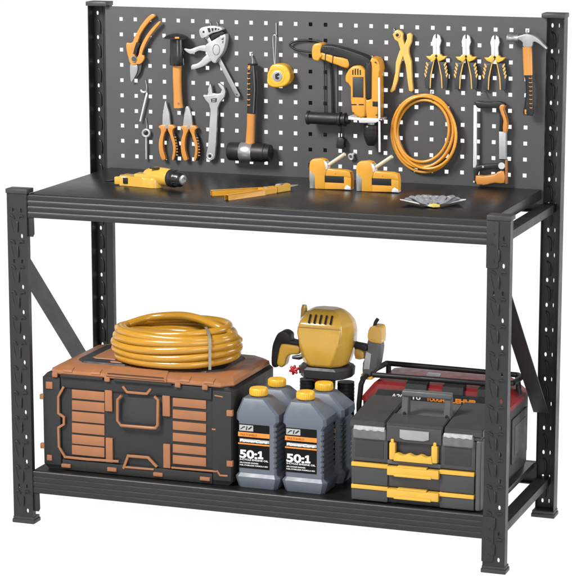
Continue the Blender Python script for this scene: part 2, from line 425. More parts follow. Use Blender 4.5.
# --- dome-headed hand axe like tool
t = thing('drive_mallet', 'black mushroom headed hammer with orange handle, hanging head up beside the shears', 'hammer', base(177, 65))
p = at(176.3, 36.5, 1, .566)
B().lathe((p.x, .566, p.z+.010), (0, 0, -1), [(0, .0001), (.001, .010), (.004, .022), (.009, .033), (.013, .038), (.0155, .038), (.017, .030), (.018, .018)], 36).build('head', 'black', t)
hm = B(); hm.pp(cA([(478, 172), (505, 172), (505, 184), (478, 184)]), .5285, .003, .0008).build('badge', 'orange', t)
B().lathe((p.x, .572, p.z-.006), (0, 0, -1), [(0, .0200), (.004, .0212), (.050, .0222), (.080, .0240), (.083, .022)], 28).build('neck', 'blackg', t)
a = [at(x, y, 1, .572) for x, y in ((177.2, 65.5), (177.2, 80), (177.8, 95), (178.6, 107.8))]
B().tube(a, [.0150, .0140, .0140, .0160], 14, flat=.7).build('handle', 'orange', t)
B().pp(cA([(524, 310), (534, 310), (536, 352), (526, 358)]), .566, .002).build('clip', 'silver', t)
B().lathe(at(178.2, 103.8, 1, .5615), (0, 1, 0), [(0, .004), (.0012, .0045)], 12).build('hang_hole', 'copper', t)
# --- bar clamp
t = thing('bar_clamp', 'silver grey trigger bar clamp hung at a slant with bar pointing down right', 'clamp', base(215, 50))
B().pp(cC([(164, 146), (184, 136), (384, 514), (376, 528), (356, 522)]), .583, .005, .0008).build('bar', 'silver', t)
b = B(); disc(b, *cC([(364, 508)])[0], .5822, .0022, .001, 12); b.build('bar_hole', 'black', t)
B().pp(cC([(122, 112), (124, 92), (146, 78), (200, 70), (250, 77), (272, 92), (245, 106), (205, 117), (170, 136), (144, 150), (130, 140)]), .573, .022, .002, 3).build('fixed_jaw', 'alu', t)
b = B()
for q in ([(174, 84), (190, 82), (196, 108), (184, 112)], [(200, 84), (214, 84), (212, 104), (204, 102)], [(222, 82), (236, 84), (230, 98), (222, 96)], [(240, 86), (252, 88), (244, 98)]): b.pp(cC(q), .5722, .002)
disc(b, *cC([(150, 108)])[0], .5722, .0035, .002, 12); b.build('jaw_recess', 'black', t)
B().pp(cC([(196, 128), (262, 102), (286, 116), (250, 134), (214, 156), (200, 160)]), .580, .014, .001).build('jaw_pad', 'black', t)
B().pp(cC([(162, 192), (215, 160), (262, 134), (288, 124), (292, 160), (282, 214), (264, 254), (238, 284), (226, 308), (204, 300), (188, 272), (166, 232)]), .568, .026, .003, 3).build('sliding_jaw', 'alu', t)
b = B(); e = [cC([(232+math.cos(k*.314)*22, 222+math.sin(k*.314)*34)])[0] for k in range(20)]
b.tube([at(x, y, 1, .568) for x, y in e], .0009, 6, closed=True)
b.pp(cC([(262, 156), (280, 142), (278, 162)]), .5674, .001); b.pp(cC([(268, 170), (280, 166), (274, 184)]), .5674, .001); b.build('jaw_emblem', 'darkmetal', t)
B().pp(cC([(24, 220), (34, 214), (62, 220), (112, 202), (156, 194), (186, 206), (186, 242), (162, 234), (122, 228), (94, 240), (70, 250), (44, 238)]), .572, .015, .003, 3).build('trigger', 'alu', t)
B().pp(cC([(208, 254), (212, 288), (190, 300), (150, 328), (104, 345), (76, 347), (68, 334), (78, 318), (98, 314), (126, 298), (158, 264), (184, 244)]), .572, .015, .003, 3).build('grip', 'alu', t)
# --- small wire bits
t = thing('hex_key', 'small bent silver hex key hanging from a wire hook below the shears', 'hex key', base(146, 95))
B().tube(ppath(cB([(134, 62), (140, 74), (152, 78), (166, 76), (172, 86), (166, 112), (148, 188), (130, 264)]), .588), .0031, 6).build('key', 'white', t)
hook(*cB([(168, 0)])[0], cB([(0, 76)])[0][1], 'thin straight wire hook above the silver hex key', .590)
t = thing('ring_spanner', 'thin silver eye bolt shaped wrench with a ring top, hanging beside orange pliers', 'wrench', base(146, 145))
b = B(); b.tube([at(*cB([(168+math.cos(k*.3927)*22, 340+math.sin(k*.3927)*22)])[0], 1, .589) for k in range(16)], .0042, 10, closed=True)
b.tube(ppath(cB([(168, 360), (168, 420), (169, 506)]), .589), .0034, 8); b.build('ring_and_shank', 'alu', t)
hook(*cB([(170, 245)])[0], cB([(0, 330)])[0][1], 'thin wire hook holding the silver ring topped wrench', .592)
# --- orange pliers
def pliers(dx, dy, jaws, label):
    c0 = lambda pts: [(x+dx, y+dy) for x, y in cB(pts)]
    t = thing('pliers', label, 'pliers', base(*c0([(295, 330)])[0]), 'two orange handled pliers')
    b = B(); b.pp(cB(jaws), .582, .009, .0015)
    b.build('jaws', 'alu', t)
    B().pp(c0([(244, 300), (262, 288), (298, 292), (296, 318), (282, 350), (274, 400), (277, 450), (291, 500), (286, 511), (268, 512), (254, 480), (246, 430), (249, 380), (260, 340), (258, 316)]), .578, .014, .0035, 3).build('handle', 'orange', t)
    B().pp(c0([(300, 292), (330, 288), (352, 304), (338, 318), (337, 346), (352, 398), (356, 450), (346, 508), (330, 510), (338, 450), (334, 408), (318, 352), (304, 320)]), .576, .014, .003, 3).build('handle', 'orange', t)
    g = B().pp(c0([(340, 344), (354, 352), (367, 400), (370, 440), (360, 498), (347, 512), (355, 450), (351, 398)]), .579, .014, .002, 2).build('grip', 'black', t)
    b = B()
    for k in range(7):
        y = 362+k*19; x = 346+min(k, 4)*3.2
        b.pp(c0([(x, y), (x+13, y+2), (x+13, y+6), (x, y+6)]), .5782, .002)
    b.build('tread', 'orange', g)
    b = B(); disc(b, *c0([(298, 300)])[0], .5755, .006, .004, 16); b.build('pivot', 'silver', t)
pliers(0, 0, [(288, 136), (294, 136), (300, 165), (314, 212), (322, 292), (270, 292), (272, 222), (281, 170)], 'long nose pliers with slim pointed jaws and orange handles, left of two')
pliers(22, .6, [(416, 180), (424, 169), (434, 169), (443, 182), (457, 228), (464, 296), (402, 296), (410, 230)], 'blunt nosed combination pliers with orange handles beside the adjustable wrench')
# --- adjustable wrench
t = thing('adjustable_wrench', 'silver adjustable wrench hanging with jaws up, left of the black mallet head', 'wrench', base(212, 120))
B().pp(cD([(52, 78), (50, 58), (58, 34), (68, 22), (74, 50), (78, 84), (110, 89), (130, 84), (138, 62), (124, 42), (112, 24), (122, 21), (150, 42), (162, 74), (156, 108), (126, 146), (112, 180), (108, 260), (102, 400), (96, 480), (88, 506), (64, 519), (44, 506), (38, 484), (50, 420), (60, 300), (66, 190), (56, 152), (34, 128), (20, 100), (24, 94), (44, 98)]), .580, .011, .0022).build('body', 'alu', t)
b = B(); disc(b, *cD([(63, 487)])[0], .5795, .0052, .003); b.build('hang_hole', 'black', t)
b = B(); b.pp(cD([(70, 120), (108, 116), (104, 142), (72, 142)]), .5794, .002); b.build('recess', 'black', t)
b = B(); b.pp(cD([(78, 124), (100, 122), (98, 128), (78, 130)]), .5782, .003); b.pp(cD([(78, 134), (100, 132), (98, 137), (78, 139)]), .5782, .003); b.build('knurl', 'silver', t)
b = B(); b.tube([at(*cD([(63+math.cos(k*.3927)*17, 487+math.sin(k*.3927)*17)])[0], 1, .580) for k in range(16)], .0012, 6, closed=True)
b.pp(cD([(20, 100), (44, 98), (150, 88), (150, 92), (44, 104), (24, 106)]), .5792, .002); b.build('rim', 'white', t)
# --- rubber mallet
t = thing('rubber_mallet', 'black rubber mallet hanging head down with orange and black handle', 'mallet', base(250, 150))
p = at(*cD([(182, 455)])[0], 1, .568); q = at(*cD([(452, 460)])[0], 1, .568); Ln = q.x-p.x
B().lathe((p.x, .568, p.z), (1, 0, 0), [(0, .022), (.002, .026), (.006, .0285), (Ln*.5, .0285), (Ln-.018, .0285), (Ln-.016, .0265), (Ln-.006, .0265), (Ln, .0255), (Ln+.001, .022)], 40).build('head', 'black', t)
p1 = at(*cD([(262, 455)])[0], 1, .568)
B().lathe((p1.x, .568, p.z), (1, 0, 0), [(0, .0288), (.001, .0295), (.040, .0295), (.041, .0288)], 40).build('collar', 'silver', t)
B().tube([at(*c, 1, .568) for c in cD([(328, 214), (326, 300), (321, 405)])], [.0135, .0135, .0150], 16, flat=.7).build('handle', 'orange', t)
g = B().tube([at(*c, 1, .568) for c in cD([(327, -98), (328, -90), (333, -40), (336, 20), (334, 90), (328, 215)])], [.009, .0115, .0125, .0140, .0140, .0135], 16, flat=.7).build('grip', 'black', t)
b = B()
for k in range(8):
    y = -78+k*34; b.tube([at(x, yy, 1, .5575) for x, yy in cD([(302, y), (312, y+2), (322, y)])], .0016, 6)
b.pp(cD([(306, -92), (320, -94), (320, -66), (308, -64)]), .557, .006, .001); b.build('tread', 'orange', g)
b = B(); b.tube([at(x, y, 1, .5585) for x, y in cD([(340, -92), (346, -20), (350, 60), (346, 140), (342, 212)])], .0028, 8); b.build('rib', 'darkmetal', g)
b = B(); c = at(*cD([(334, -92)])[0], 1, .568); b.lathe((c.x, .575, c.z), (0, 0, 1), [(0, .015), (.004, .016), (.006, .014)], 18); b.build('end_cap', 'blackg', t)
hook(*cC([(462, 245)])[0], cC([(0, 330)])[0][1], 'bent wire hook at the top of the black mallet handle', .580, .0022)
# --- tape measure
t = thing('tape_measure', 'yellow tape measure with silver round badge hanging from a long looped wire', 'tape measure', base(278, 75))
B().pp(cE([(96, 300), (118, 284), (160, 283), (198, 298), (222, 338), (224, 380), (204, 414), (162, 432), (110, 431), (80, 412), (74, 384), (84, 336)]), .560, .036, .006, 3, 3).build('case', 'tapey', t)
b = B(); disc(b, *cE([(142, 360)])[0], .5585, .0165, .003, 28); bd = b.build('badge', 'alu', t)
b = B(); disc(b, *cE([(142, 360)])[0], .5575, .0145, .001, 28); b.build('badge_face', 'silver', bd)
b = B(); b.pp(cE([(128, 348), (150, 338), (158, 352), (140, 362), (156, 368), (148, 382), (130, 376)]), .5570, .001); b.build('badge_mark', 'blackg', bd)
b = B(); b.tube([at(*cE([(140+math.cos(k*.2618)*50, 360+math.sin(k*.2618)*50)])[0], 1, .5605) for k in range(24)], .0012, 6, closed=True); b.build('case_ring', 'amber', t)
hk = thing('pegboard_hook', 'long looped wire hook holding the yellow tape measure', 'hook', base(276, 24), 'wire hooks hanging tools on the pegboard')
b = B(); b.tube(catmull(ppath(cE([(124, 284), (118, 200), (114, 118), (118, 100), (126, 96), (134, 104), (132, 160), (128, 284)]), .578), 3, False), .0014, 8)
b.tube(ppath(cE([(135, 18), (136, 60), (137, 98)]), .596), .0018, 8); b.tube([at(*cE([(137, 98)])[0], 1, .596), at(*cE([(128, 98)])[0], 1, .578)], .0016, 8); b.build('wire', 'silver', hk)
# --- corded angle drill
t = thing('corded_drill', 'orange and black corded hammer drill hanging chuck down with a black side grip', 'drill', base(360, 90))
c0 = .545
B().pp(cN([(118, 152), (113, 112), (122, 76), (158, 70), (164, 86), (158, 116), (168, 134), (154, 150), (146, 163)]), c0-.004, .044, .006, 3, 3).build('end_bumper', 'drilly', t)
B().pp(cN([(156, 118), (186, 124), (240, 138), (300, 152), (314, 176), (296, 202), (240, 182), (186, 162), (154, 148)]), c0, .036, .005, 2, 3).build('handle_shell', 'drilly', t)
B().pp(cN([(160, 84), (200, 80), (250, 90), (332, 114), (418, 150), (422, 190), (400, 210), (362, 188), (330, 190), (310, 202), (300, 154), (240, 138), (160, 117)]), c0-.001, .040, .006, 2, 3).build('handle_grip', 'black', t)
b = B()
for x, y, x2, y2 in ((187, 122, 184, 162), (226, 130, 222, 176)): b.tube(ppath(cN([(x, y), (x2, y2)]), c0), .0016, 8)
for k in range(6): b.tube(ppath(cN([(176+k*12, 86+k*1.6), (184+k*12, 102+k*1.8)]), c0-.001), .0012, 6)
b.build('grip_ribs', 'blackg', t)
B().pp(cN([(290, 236), (308, 208), (328, 190), (364, 187), (388, 204), (394, 240), (394, 452), (344, 450), (322, 424), (316, 300), (290, 272)]), c0-.012, .058, .006, 2, 3).build('motor_housing', 'drilly', t)
B().pp(cN([(396, 185), (420, 165), (424, 190), (422, 358), (394, 360)]), c0-.014, .050, .003).build('housing_band', 'black', t)
B().pp(cN([(418, 164), (438, 148), (458, 160), (470, 208), (462, 250), (460, 460), (400, 462), (394, 362), (421, 360)]), c0-.008, .054, .006, 2, 3).build('gear_housing', 'drilly', t)
B().pp(cN([(328, 246), (384, 246), (384, 354), (328, 352)]), c0-.0135, .002, .0006).build('rating_plate', 'toold', t)
b = B()
for k in range(4): b.pp(cN([(326+k*13, 210-(k in (1, 2))*6), (332+k*13, 208-(k in (1, 2))*6), (332+k*13, 236), (326+k*13, 235)]), c0-.0128, .001)
for x in (322, 360): b.pp(cN([(x, 388), (x+26, 388), (x+26, 394), (x, 394)]), c0-.0128, .001)
b.build('vents', 'blackg', t)
B().pp(cN([(432, 374), (462, 376), (462, 402), (432, 400)]), c0-.0095, .01, .001).build('switch', 'blackg', t)
B().pp(cN([(304, 452), (330, 458), (480, 464), (480, 474), (446, 487), (362, 487), (358, 474), (304, 470)]), c0-.010, .052, .002).build('clamp_collar', 'white', t)
b = B(); b.tube([at(379, 77.5, 1, c0-.008), at(379.6, 152, 1, c0-.008)], .0036, 12); b.build('depth_rod', 'white', t)
b = B(); b.tube(ppath(cN([(468, 470), (484, 472)]), c0-.010), .0045, 8); b.build('rod_screw', 'darkmetal', t)
p = at(*cF([(487, 412)])[0], 1, c0+.02)
B().lathe((p.x, c0+.02, p.z), (0, 0, -1), [(0, .018), (.002, .0225), (.012, .0228), (.013, .0215), (.016, .0215), (.017, .0228), (.030, .0225), (.040, .021), (.060, .0135), (.064, .010)], 30).build('chuck', 'black', t)
b = B(); b.lathe((p.x, c0+.02, p.z+.008), (0, 0, -1), [(0, .012), (.008, .012)], 20); b.lathe((p.x-.004, c0-.003, p.z-.004), (0, -1, 0), [(0, .003), (.002, .0028)], 12); b.build('spindle', 'silver', t)
b = B()
for x, y in ((404, 176), (446, 170), (330, 434), (452, 446)): b.lathe(at(*cN([(x, y)])[0], 1, c0-.0145), (0, 1, 0), [(0, .0022), (.004, .0026)], 10)
b.build('case_screws', 'darkmetal', t)
p = at(*cF([(76, 368)])[0], 1, c0+.01); q = at(*cF([(350, 372)])[0], 1, c0+.01); L = q.x-p.x
pr = [(0, .017), (.002, .021), (.008, .0215), (.011, .0185)]
for k in range(12): pr += [(.014+k*.0078, .0190), (.0175+k*.0078, .0182)]
pr += [(L*.74, .018), (L*.76, .0225), (L*.80, .0225), (L*.82, .017), (L*.86, .017), (L*.88, .021), (L*.91, .021), (L*.93, .014), (L, .012)]
B().lathe((p.x, c0+.01, p.z), (1, 0, -.01), pr, 30).build('side_grip', 'black', t)
# cord belongs to the drill
b = B()
lp = [(cE([(440, 152)])[0]+(.585,)), (cE([(400, 136)])[0]+(.590,)), (cE([(330, 130)])[0]+(.592,)), (cE([(262, 136)])[0]+(.590,)), (cE([(226, 152)])[0]+(.588,)), (cE([(232, 172)])[0]+(.582,)), (cE([(280, 194)])[0]+(.575,)), (cE([(370, 208)])[0]+(.566,))]
b.tube(catmull([at(x, y, 1, z) for x, y, z in lp], 5, False), .0032, 10)
for pts, r in (([(446, 176), (478, 250), (486, 300), (492, 420), (496, 600)], .0034), ([(440, 170), (444, 260), (446, 420), (448, 590)], .0018), ([(520, 260), (530, 330), (530, 590)], .0016)):
    b.tube(catmull([at(*cE([q])[0], 1, .592) for q in pts], 4, False), r, 8)
b.tube(catmull(ppath(cF([(288, 400), (296, 440), (290, 480), (292, 512)]), .590), 4, False), .0024, 8)
cc = b.build('power_cord', 'cable', t)
b = B(); b.pp(cF([(268, 508), (284, 496), (302, 498), (316, 512), (310, 540), (314, 560), (296, 570), (264, 564), (262, 540)]), .575, .020, .003)
b.build('plug', 'black', cc)
# --- punch pliers
t = thing('hole_punch_pliers', 'pale yellow revolving hole punch pliers hanging right of the corded drill', 'punch pliers', base(402, 60))
B().pp(cG([(112, 124), (122, 104), (142, 95), (164, 102), (178, 120), (178, 152), (188, 188), (203, 150), (202, 124), (222, 114), (236, 128), (232, 172), (216, 212), (216, 244), (232, 300), (236, 400), (243, 478), (234, 492), (216, 486), (208, 420), (194, 320), (178, 266), (160, 320), (145, 420), (124, 482), (104, 497), (94, 488), (110, 450), (128, 370), (132, 300), (152, 238), (160, 220), (146, 172), (124, 156)]), .580, .012, .0028).build('body', 'punch', t)
b = B(); disc(b, *cG([(142, 128)])[0], .577, .0085, .004); w_ = b.build('punch_wheel', 'punch', t)
b = B(); disc(b, *cG([(142, 128)])[0], .5765, .0052, .001); b.build('wheel_hole', 'black', w_)
hook(*cG([(124, 84)])[0], cG([(0, 110)])[0][1], 'short wire hook at the wheel of the yellow punch pliers', .588)
# --- three cutters
t = thing('side_cutters', 'wire cutters with white jaws and yellow black grips, left one of three', 'wire cutters', base(436, 60), 'three matching wire cutters')
b = B(); b.pp(cG([(386, 122), (373, 134), (363, 168), (369, 200), (370, 256), (391, 256), (391, 152), (387, 146)]), .583, .009, .0015, 1)
b.pp(cG([(398, 122), (413, 134), (421, 168), (412, 200), (416, 256), (391.5, 256), (391.5, 152), (397, 146)]), .583, .009, .0015, 1)
b.build('jaws', 'white', t)
for s in (-1, 1):
    m = lambda pts: cG([(391+s*x, y) for x, y in pts])
    g = B().pp(m([(14, 290), (26, 300), (58, 300), (72, 340), (74, 400), (70, 470), (44, 472), (38, 400), (26, 340)]), .582, .013, .0035).build('grip', 'navy', t)
    b = B(); b.tube(ppath(m([(10, 280), (22, 330), (34, 390), (38, 468)]), .582), [.0012, .0018, .0022, .0018], 8)
    for k in range(4): b.pp(m([(48+k*4.5, 318+k*23), (62+k*3.5, 300+k*23), (66+k*3.5, 308+k*23), (54+k*4.5, 332+k*23)]), .5812, .002)
    b.build('stripe', 'punch', g)
    B().pp(m([(1, 252), (26, 250), (40, 264), (68, 264), (50, 284), (22, 297), (10, 290), (1, 272)]), .579, .014, .003).build('guard', 'toolyel', t)
b = B(); disc(b, *cG([(391, 262)])[0], .5775, .0035, .003, 14); b.build('pivot', 'black', t)
p1 = at(436.1, 60, 1, .58); p2 = at(465.8, 60.6, 1, .58); p3 = at(494.5, 61.4, 1, .58)
dup(t, p2-p1, 'wire cutters with white jaws and yellow black grips, middle one of three')
dup(t, p3-p1, 'wire cutters with white jaws and yellow black grips, nearest the claw hammer')
# --- claw hammer
t = thing('claw_hammer', 'silver claw hammer with orange and black handle at the right end of the pegboard', 'hammer', base(528, 70))
p = at(*cH([(302, 146)])[0], 1, .570)
b = B(); b.pp(cH([(340, 134), (360, 136), (394, 128), (418, 121), (446, 124), (476, 134), (506, 156), (532, 184), (554, 212), (546, 219), (514, 192), (484, 174), (466, 176), (458, 206), (404, 206), (400, 178), (378, 160), (340, 158)]), .562, .016, .004, 2, 3)
b.lathe((p.x, .570, p.z), (1, 0, 0), [(0, .011), (.0015, .0125), (.010, .0125), (.014, .0105), (.026, .010), (.034, .011)], 24)
b.build('head', 'silver', t)
B().tube([at(*c, 1, .570) for c in cH([(431, 204), (433, 290), (436, 384)])], [.0145, .0140, .0135], 16, flat=.7).build('handle', 'orange', t)
g = B().tube([at(*c, 1, .570) for c in cH([(437, 372), (444, 430), (448, 500), (444, 570), (438, 625), (436, 640)])], [.0125, .0115, .0120, .0140, .0160, .0140], 16, flat=.7).build('grip', 'black', t)
b = B()
for k in range(8): b.tube(ppath(cH([(440+k*.8, 404+k*27), (450+k*.8, 407+k*27), (462, 404+k*27)]), .5608-k*.0002), .0013, 6)
b.pp(cH([(412, 606), (424, 604), (428, 636), (414, 636)]), .5595, .003, .001)
b.build('tread', 'orange', g)
hook(*cH([(431, 100)])[0], cH([(0, 126)])[0][1], 'small peg hook above the claw hammer head', .585)
# --- orange hose coil
t = thing('air_hose', 'thin orange hose coiled in an oval ring hanging on the pegboard', 'hose', base(424, 133))
b = B()
def ell(cx, cy, rx, ry, y, n=48, tilt=0, ph=0): return [at(*cI([(cx+rx*math.cos(2*math.pi*k/n)+tilt*math.sin(2*math.pi*k/n), cy+ry*math.sin(2*math.pi*k/n))])[0], 1, y+.003*math.sin(4*math.pi*k/n+ph)) for k in range(n)]
for cx, cy, rx, ry, y, ti in ((280, 280, 205, 246, .585, 8), (278, 264, 190, 232, .578, -12), (288, 262, 176, 222, .586, 8), (276, 262, 166, 198, .577, -8), (292, 272, 194, 232, .570, 16)):
    b.tube(ell(cx, cy, rx, ry, y, 48, ti, cx), .0046, 10, closed=True)
b.build('coil', 'hose2', t)
hook(*cI([(333, 10)])[0], cI([(0, 60)])[0][1], 'wire hook carrying the coiled orange hose', .575)
# --- hacksaw
t = thing('hacksaw', 'hacksaw with orange grip and silver upright blade, hanging right of the coiled hose', 'saw', base(490, 145))
B().pp(cK([(80, 44), (96, 37), (150, 43), (225, 38), (256, 48), (262, 60), (242, 66), (246, 100), (246, 150), (244, 212), (224, 212), (228, 130), (222, 88), (206, 76), (140, 74), (106, 78), (94, 62)]), .574, .016, .003).build('upper_frame', 'black', t)
B().pp(cK([(224, 72), (236, 56), (254, 56), (258, 66), (250, 84), (262, 120), (271, 160), (266, 212), (246, 212), (248, 150), (236, 108)]), .570, .020, .004, 2, 2).build('frame_grip', 'orange', t)
B().pp(cK([(223, 210), (263, 212), (262, 372), (224, 370)]), .572, .018, .003).build('tube_sleeve', 'alu', t)
B().pp(cK([(78, 60), (90, 58), (97, 70), (95, 400), (90, 420), (75, 418)]), .580, .004, .0008).build('blade', 'white', t)
B().pp(cK([(76, 432), (90, 412), (126, 402), (216, 396), (226, 372), (262, 374), (266, 440), (228, 446), (214, 426), (130, 430), (104, 438), (96, 462), (92, 512), (80, 506)]), .574, .017, .003).build('lower_frame', 'black', t)
B().pp(cK([(88, 466), (130, 468), (196, 458), (214, 444), (252, 440), (254, 508), (200, 508), (130, 517), (94, 516)]), .568, .026, .005, 2).build('grip', 'orange', t)
B().pp(cK([(260, 376), (268, 374), (270, 512), (260, 512)]), .572, .016, .001).build('back_strip', 'copper', t)
b = B(); disc(b, *cK([(239, 409)])[0], .571, .0105, .006); b.build('tension_knob', 'white', t)
b = B(); disc(b, *cK([(132, 414)])[0], .5725, .003, .004, 12); disc(b, *cK([(80, 500)])[0], .5725, .003, .004, 12); b.build('pin', 'white', t)
# --- spare hooks
for (x, y), l in ((cL([(345, 96)])[0], 'bulky pale hook in the hole just right of the drill plug'), (cH([(156, 492)])[0], 'empty silver hook just above the hacksaw frame')):
    t = thing('pegboard_hook', l, 'hook', base(x, y), 'empty pegboard hooks')
    big = 1 if x < 400 else .45; p = at(x, y, 1, PY); b = B()
    if big == 1: b.tube([(p.x-.005+.0065*math.cos(k*.3927), .586-.004*math.sin(k*.3927), p.z-.004+.0085*math.sin(k*.3927)) for k in range(16)], .0028, 8, closed=True); b.tube([(p.x+.002, .602, p.z+.004), (p.x-.001, .589, p.z+.003)], .004, 10)
    else: b.tube([(p.x+.004, .601, p.z+.006*big), (p.x, .590, p.z+.004*big), (p.x-.001*big, .582, p.z-.004*big), (p.x-.006*big, .578, p.z-.008*big), (p.x-.010*big, .577, p.z)], [.0035*big, .004*big, .005*big, .0045*big, .003*big], 10)
    b.build('peg', 'white' if big == 1 else 'silver', t)
for x, l in ((195, 'left wire prong above the bar clamp jaw'), (240, 'right wire prong above the bar clamp jaw')):
    hook(*cC([(x, 42)])[0], cC([(0, 84)])[0][1], l, .590)

# ================================================================== THINGS ON THE BENCH
BZ = 1.0047
# staplers
ys = .380
t = thing('staple_gun', 'orange staple gun with raised cream lever standing on the bench, left of two', 'staple gun', (at(330, 189, 2, BZ).x, ys+.014, BZ), 'two orange staple guns')
s0 = lambda pts: cL(pts)
out_ = [(62, 311), (58, 250), (58, 160), (64, 136), (80, 123), (130, 120), (158, 128), (170, 150), (172, 184), (214, 189), (286, 195), (318, 206), (324, 226), (327, 262), (325, 316), (150, 316)]
b = B()   # body with a real hand opening: four blocks round it
b.pp(s0([(62, 312), (58, 250), (58, 160), (64, 136), (80, 123), (130, 120), (158, 128), (170, 150), (172, 186), (160, 230), (162, 268), (160, 315)]), ys, .026, .003, 1)
b.pp(s0([(171, 184), (214, 189), (286, 195), (318, 206), (324, 226), (326, 244), (278, 238), (160, 232)]), ys+.0002, .0256, .003, 1)
b.pp(s0([(278, 236), (326, 242), (327, 262), (325, 318), (280, 316), (276, 272)]), ys+.0004, .0252, .002, 1)
b.pp(s0([(160, 266), (282, 272), (282, 316), (158, 314.5)]), ys+.0006, .0248, .002, 1)
b.build('body', 'amber', t)
B().pp(s0([(157, 228), (280, 233), (281, 276), (157, 271)]), ys-.0006, .012, .001).build('inner_trim', 'black', t)
B().pp(s0([(60, 196), (76, 206), (92, 232), (94, 310), (62, 309)]), ys-.0012, .0014, .0004, 1).build('face_plate', 'silver', t)
B().pp(s0([(288, 296), (300, 288), (324, 302), (324, 320), (282, 316)]), ys-.0014, .028, .002, 1).build('heel', 'white', t)
B().tube([at(*c, 1, ys+.012) for c in s0([(160, 172), (176, 164), (230, 128), (286, 90)])], [.0050, .0052, .0056, .0056], 10, flat=1.6).build('lever', 'cream', t)
B().pp(s0([(150, 132), (166, 140), (174, 156), (176, 186), (166, 190), (160, 164)]), ys-.001, .027, .001, 1).build('latch', 'white', t)
b = B(); disc(b, *s0([(222, 212)])[0], ys-.001, .0028, .001, 12); b.build('rivet', 'amber', t)
d = at(356.3, 191.2, 2, BZ)-at(309.5, 188.6, 2, BZ)
dup(t, (d.x, d.y, 0), 'orange staple gun with raised cream lever standing on the bench beside the gloves')

# cordless drill lying down
t = thing('cordless_drill', 'yellow cordless drill lying on its side at the left of the bench top', 'drill', (.38, .25, BZ))
c1 = crop(105, 160, 6.06); yq = .245
z0 = BZ
axd = Vector((1, -.42, -.02)).normalized(); p0 = Vector((.352, .268, z0+.034))
B().lathe(p0, axd, [(-.030, .004), (-.026, .014), (-.012, .0205), (0, .0235), (.01, .0265), (.052, .0270), (.072, .0262), (.082, .0235), (.086, .021)], 32).build('motor_housing', 'yellow', t)
b = B(); hp = [(.252, .300), (.274, .299), (.302, .292), (.345, .284), (.378, .268), (.392, .245), (.372, .226), (.340, .232), (.300, .240), (.274, .246), (.252, .248)]
b.prism3([(x, y, z0+.030) for x, y in hp], (0, 0, -.0295), .012, 4, 4); b.build('handle', 'yellow', t)
b = B(); b.prism3([(.300, .290, z0+.038), (.345, .280, z0+.040), (.352, .240, z0+.040), (.300, .250, z0+.038)], (0, 0, -.01), .003, 2); b.build('trigger_guard', 'yellow', t)
b = B()
b.box((.236, .284, z0+.008), (.254, .302, z0+.026), .003); b.box((.236, .246, z0+.003), (.254, .262, z0+.026), .003); b.box((.248, .246, z0+.003), (.262, .302, z0+.028), .003); b.build('battery_fork', 'yellow', t)
B().box((.266, .2425, z0+.007), (.282, .250, z0+.025), .001).build('battery_latch', 'black', t)
b = B(); b.tube([(.246, .273, z0+.014), (.228, .272, z0+.012), (.208, .271, z0+.009), (.196, .270, z0+.008)], [.007, .005, .004, .002], 10); b.build('contact_tongue', 'blackg', t)
pc = p0+axd*.086
ck = B().lathe(pc, axd, [(0, .0245), (.003, .0265), (.012, .0265), (.015, .024), (.018, .0225), (.034, .0220), (.038, .019), (.042, .0165)], 30).build('chuck', 'blackg', t)
b = B()
for k in range(16):
    a = 2*math.pi*k/16; e1 = axd.cross(Vector((0, 0, 1))).normalized(); e2 = axd.cross(e1); rr = e1*math.cos(a)+e2*math.sin(a)
    b.tube([pc+axd*.019+rr*.0224, pc+axd*.033+rr*.0220], .0012, 6)
b.build('chuck_ribs', 'black', ck)
B().lathe(pc+axd*.042, axd, [(-.001, .0150), (.002, .0150), (.0035, .013), (.0036, .0075), (.001, .0065)], 26).build('chuck_nose', 'silver', t)
B().lathe(p0, axd, [(.079, .0266), (.088, .0272), (.094, .0262), (.095, .022)], 32).build('clutch_ring', 'black', t)
b = B(); b.box((.357, .232, z0+.0575), (.385, .246, z0+.0620), .001); b.build('vent', 'blackg', t)

# yellow folding tool
t = thing('hand_riveter', 'yellow hand riveter lying flat with two channel handles and silver tip', 'riveter', (.67, .2, BZ))
def bar(pa, pb, wd, h, nm, m='amber', z=BZ+.0002):
    pa, pb = Vector((*pa, 0)), Vector((*pb, 0)); dd = (pb-pa).normalized(); s_ = Vector((-dd.y, dd.x, 0))*wd/2
    b = B(); zz = Vector((0, 0, z))
    b.prism3([pa-s_+zz, pb-s_+zz, pb-s_*.8+zz+Vector((0, 0, h)), pa-s_+zz+Vector((0, 0, h))], tuple(s_*.12), 0)
    b.prism3([pa+s_+zz, pb+s_+zz, pb+s_*.8+zz+Vector((0, 0, h)), pa+s_+zz+Vector((0, 0, h))], tuple(-s_*.12), 0)
    b.prism3([pa-s_+zz+Vector((0, 0, h)), pb-s_*.8+zz+Vector((0, 0, h)), pb+s_*.8+zz+Vector((0, 0, h)), pa+s_+zz+Vector((0, 0, h))], (0, 0, -.0015), 0)
    b.build(nm, m, t)
bar((.588, .150), (.715, .262), .016, .016, 'handle'); bar((.661, .085), (.726, .215), .016, .016, 'handle')
b = B(); b.hull([(.700, .235, BZ), (.728, .210, BZ), (.752, .262, BZ), (.730, .290, BZ), (.700, .235, BZ+.018), (.728, .210, BZ+.018), (.752, .262, BZ+.018), (.730, .290, BZ+.018)], .002); b.build('head', 'amber', t)
b = B(); b.hull([(x, y, z) for x, y in ((.736, .282), (.752, .262), (.775, .315), (.757, .330)) for z in (BZ+.001, BZ+.022)], .002); b.build('jaw_case', 'yellow', t)
